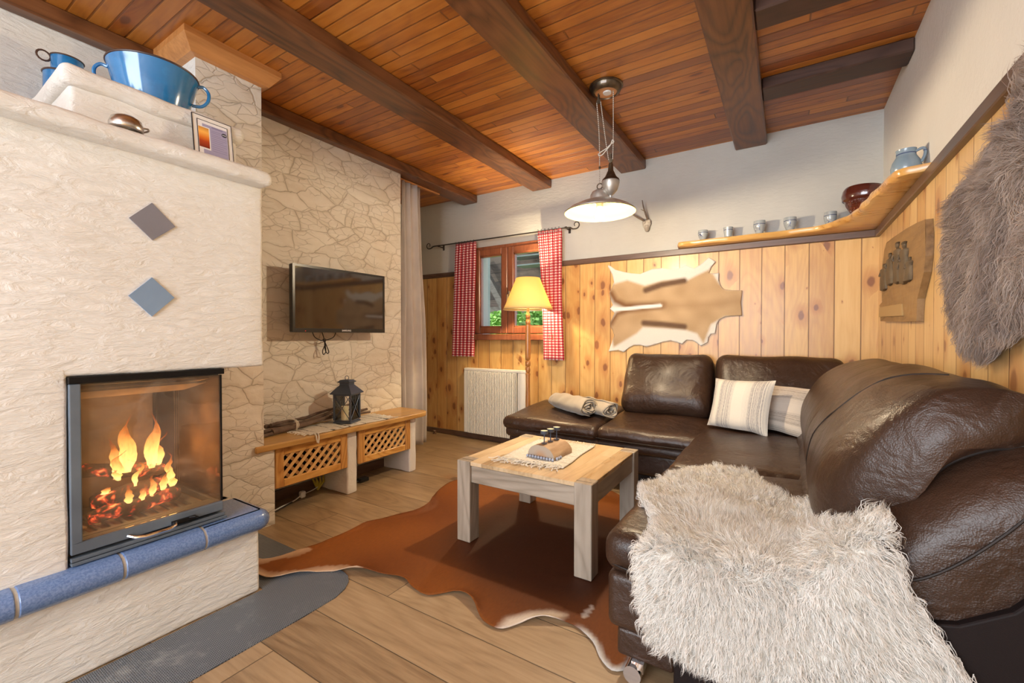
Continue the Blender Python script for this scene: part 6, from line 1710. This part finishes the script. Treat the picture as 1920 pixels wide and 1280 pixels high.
v2, t2_ = tri_poly(pp, .025)
b = MB(); nv_ = len(v2); b.add([(.488 + .0025 * n3(y * 30, z * 60), y, z) for y, z in v2], t2_)
b.add([(.488, y, z) for y, z in pp] + [(.513, y, z) for y, z in pp], [(i, (i + 1) % len(pp), len(pp) + (i + 1) % len(pp), len(pp) + i) for i in range(len(pp))] + [tuple(range(len(pp), 2 * len(pp)))])
b.build('board', m['carve'], t)
def figure(u, vt, vb, wpx, lab=None, hat=1., lean=0):
    top = onx(u, vt, .484); bot = onx(u + lean, vb, .484); H = top.z - bot.z; w = abs(onx(u - wpx / 2, vt, .484).y - onx(u + wpx / 2, vt, .484).y) / 2
    b = MB(); c = Vector((.484, top.y, 0)); hr = H * .075
    b.sphere(Vector((.484, top.y, top.z - hr * 1.2)), hr, 7, sx=.6, sy=1.7)
    if hat: b.sphere(Vector((.484, top.y, top.z - hr * .45)), hr * hat, 6, sx=.6, sy=2.0, sz=.4)
    prof = [(.35, 0), (.75, .04), (.85, .3), (.72, .5), (.62, .62), (.80, .74), (.72, .80), (.25, .84), (.2, .88)]
    S_ = [(max(.001, r_ * w), z * H) for r_, z in prof]
    b.lathe([(r_, z) for r_, z in S_], (0, 0, 0), 16, caps=True, sx=.35 if w < .2 else .2, sy=1)
    k0 = len(b.v) - 16 * len(S_)
    for i in range(k0, len(b.v)):
        x, y, z = b.v[i]; f = z / H; b.v[i] = (.487 + max(-.016, min(.016, x)), lerp(bot.y, top.y, f) + y + .004 * n3(z * 60, y * 60), bot.z + z)
    # folded arm
    b.tube(spline([(.477, top.y + w * .75, top.z - H * .27), (.472, top.y + w * .8, top.z - H * .40), (.470, top.y + w * .1, top.z - H * .43)], 4), H * .03, 6)
    return b.build('figure', m['carve_dark'], t, smooth=True)
figure(1683, 453, 532, 11); figure(1696, 453, 532, 15, hat=1.3); figure(1669, 474, 535, 10); figure(1658, 494, 545, 11); figure(1706, 481, 528, 12, lean=-2); figure(1692, 481, 531, 9)
q = [(p.y, p.z) for p in (onx(u, v, .484) for u, v in ((1650, 576), (1691, 569), (1693, 592), (1649, 594)))]
b = MB(); b.prism(q, .480, .489, 'x'); plabel(b.build('name_plank', plain('tan_plank', (.42, .27, .11), .5), t, bevel=.002), 'smooth lighter plank at the bottom')
# ================================================================ outside the window
m['oldboard'] = wood('weathered_dark_board', (.03, .022, .018), (.085, .062, .048), (.15, .115, .09), 'x', 'z', .16, rough=.8, fine=40, rings=4, ringamt=.4, gap=.01, var=.6)
m['rafter'] = wood('grey_rafter', (.07, .06, .05), (.15, .13, .11), (.24, .21, .18), 'x', rough=.8, coords='obj')
m['slate'] = bumpy('grey_green_slate', (.14, .19, .18), .7, 30, .3, .004)
m['outwall'] = mk_plaster('outdoor_plaster', (.42, .46, .44), (.30, .34, .33), 20, .5, .02)
m['leaf'] = bumpy('bright_leaf', (.30, .58, .10), .6, 8, .1, .01, col2=(.12, .30, .05), vscale=2.5, coords='pos')
m['grass'] = bumpy('sunny_grass', (.30, .48, .10), .9, 18, .6, .05, col2=(.16, .30, .05), vscale=3, coords='pos')
t = empty('shed_roof', (-4.5, 6.2, 1.3), 'old dark wooden shed with slanting rafters seen through the window', 'shed')
b = MB(); b.box(-7.5, -2.2, 6.6, 6.66, 1.50, 3.2); b.build('boards', m['oldboard'], t)
b = MB(); b.box(-7.5, -2.2, 6.5, 6.6, 1.48, 1.62); b.build('lower_beam', m['rafter'], t)
for x, dz in ((-4.45, 0), (-5.2, .1), (-3.3, .1)):
    b = MB(); Mx = Matrix.Translation((x, 6.35, 2.05 + dz)) @ Matrix.Rotation(R(58), 4, 'Y'); b.box(-1.1, 1.1, -.05, .05, -.055, .055, M=Mx); b.build('rafter', m['rafter'], t)
b = MB()
for k in range(9): b.box(-3.75 - k * .0, -2.1, 6.05 - k * .03, 6.35, 2.25 + k * .14 - .02, 2.25 + k * .14, M=Matrix.Translation((k * -.09, 0, 0)))
b.build('slates', m['slate'], t)
struct(MB().box(-3.9, -3.04, 4.02, 4.33, .2, 2.4).build('wall_outside', m['outwall']))
b = MB(); b.grid(lambda u, v: Vector((lerp(-9, 1, u), lerp(4.05, 13, v), -.1 + .20 * lerp(0, 9, v) + .15 * n3(u * 6, v * 6))), 30, 30); o = b.build('ground_outside', m['grass'], smooth=True); struct(o)
def bush(c, s, n, seed, lab, name='bush', cat='bush'):
    r_ = random.Random(seed); t = empty(name, c, lab, cat); b = MB(); C = Vector(c)
    for i in range(n):
        d = Vector((r_.gauss(0, 1), r_.gauss(0, 1), r_.gauss(0, 1))).normalized(); p = C + Vector((d.x * s[0], d.y * s[1], s[2] + d.z * s[2])) * 1 * 1
        p = C + Vector((d.x * s[0], d.y * s[1], s[2] + d.z * s[2])) + Vector((r_.gauss(0, .04), r_.gauss(0, .04), r_.gauss(0, .04)))
        a = Vector((r_.gauss(0, 1), r_.gauss(0, 1), r_.gauss(0, 1))).normalized(); bb = a.orthogonal().normalized(); L = r_.uniform(.035, .07)
        b.add([p - a * L, p + bb * L * .45, p + a * L, p - bb * L * .45], [(0, 1, 2, 3)])
    b.build('leaves', m['leaf'], t, weld=False)
    b = MB(); b.tube([C, C + Vector((.02, 0, s[2] * 1.2))], [.03, .015], 6); b.build('stem', m['bark'], t); return t
bush((-3.85, 5.75, .15), (.42, .30, .64), 2200, 3, 'bright green bush outside, seen at the bottom of the left window pane')
bush((-2.95, 5.2, .10), (.38, .28, .66), 2200, 4, 'leafy green bush outside, seen at the bottom of the right window pane')
C = Vector((-2.62, 4.35, 1.02))
bt = bush((-2.5, 4.28, .9), (.20, .10, .14), 500, 5, 'potted geranium leaves with red blossom right outside the window', 'geranium', 'plant')
b = MB()
for k, (x, y, z) in enumerate(((-2.42, 4.2, 1.2), (-2.52, 4.2, 1.17), (-2.36, 4.2, 1.16))):
    b.sphere(Vector((x, y, z)), .028, 6)
b.v = [tuple(Vector(v) + Vector((n3(*[q * 90 for q in v]), 0, n3(v[2] * 90, v[0] * 90))) * .01) for v in b.v]
b.build('blossom', plain('red_petals', (.60, .02, .03), .7), bt, smooth=True)
b = MB(); b.box(-2.75, -2.25, 4.2, 4.36, .80, .93); b.build('window_box', m['rafter'], bt)
b = MB(); b.box(-2.7, -2.3, 4.005, 4.2, .78, .80); b.build('box_bracket', m['iron'], bt)
# ================================================================ light, world, camera
def light(name, typ, loc, energy, col, size=None, sy=None, rot=None, soft=None):
    d = bpy.data.lights.new(name, typ); d.energy = energy; d.color = col
    if typ == 'AREA':
        d.shape = 'RECTANGLE'; d.size = size; d.size_y = sy or size
    elif soft: d.shadow_soft_size = soft
    o = bpy.data.objects.new(name, d); COL.objects.link(o); o.location = loc
    if rot: o.rotation_euler = rot
    return o
light('rear_fill_daylight', 'AREA', ((RX0 + RX1) / 2, YR + .02, (RZ0 + RZ1) / 2), 170, (.86, .93, 1), RX1 - RX0, RZ1 - RZ0, (R(90), 0, 0))  # added area fill in the assumed rear window, standing for daylight
light('rear_fill_light', 'POINT', (-.9, -1.1, 2.35), 30, (.98, .97, .95), soft=.18)  # added unseen fill behind the camera, no fixture belongs to it
light('pendant_bulb_light', 'POINT', (-.972, 2.55, 1.795), 88, (1, .80, .54), soft=.028)
light('floor_lamp_light', 'POINT', (-2.0, 3.45, 1.47), 66, (1, .78, .47), soft=.04)
light('fire_glow', 'POINT', (-2.10, .66, .66), 5, (1, .45, .15), soft=.06)
light('sun', 'SUN', (0, 0, 8), 4.5, (1, .95, .85), rot=Vector((.6, .28, -.75)).to_track_quat('-Z', 'Y').to_euler())
w = bpy.data.worlds.new('World'); SC.world = w; w.use_nodes = True
nt = w.node_tree; bg = nt.nodes['Background']; bg.inputs[0].default_value = (.80, .88, 1, 1); bg.inputs[1].default_value = 2.2
cam = bpy.data.cameras.new('camera'); co = bpy.data.objects.new('camera', cam); COL.objects.link(co)
cam.sensor_width = 36; cam.lens = 817 / 1920 * 36; cam.clip_start = .02
co.location = EYE; co.rotation_euler = (PI / 2 - PITCH, 0, YAW)
SC.camera = co
SC.view_settings.view_transform = 'Standard'; SC.view_settings.look = 'None'
SC.view_settings.exposure = 0.0; SC.view_settings.gamma = 1
SC.view_settings.use_curve_mapping = False
try:
    SC.cycles.use_denoising = True
    SC.cycles.max_bounces = 8; SC.cycles.diffuse_bounces = 5; SC.cycles.glossy_bounces = 4; SC.cycles.transparent_max_bounces = 24
    SC.cycles.sample_clamp_indirect = 6
except Exception: pass
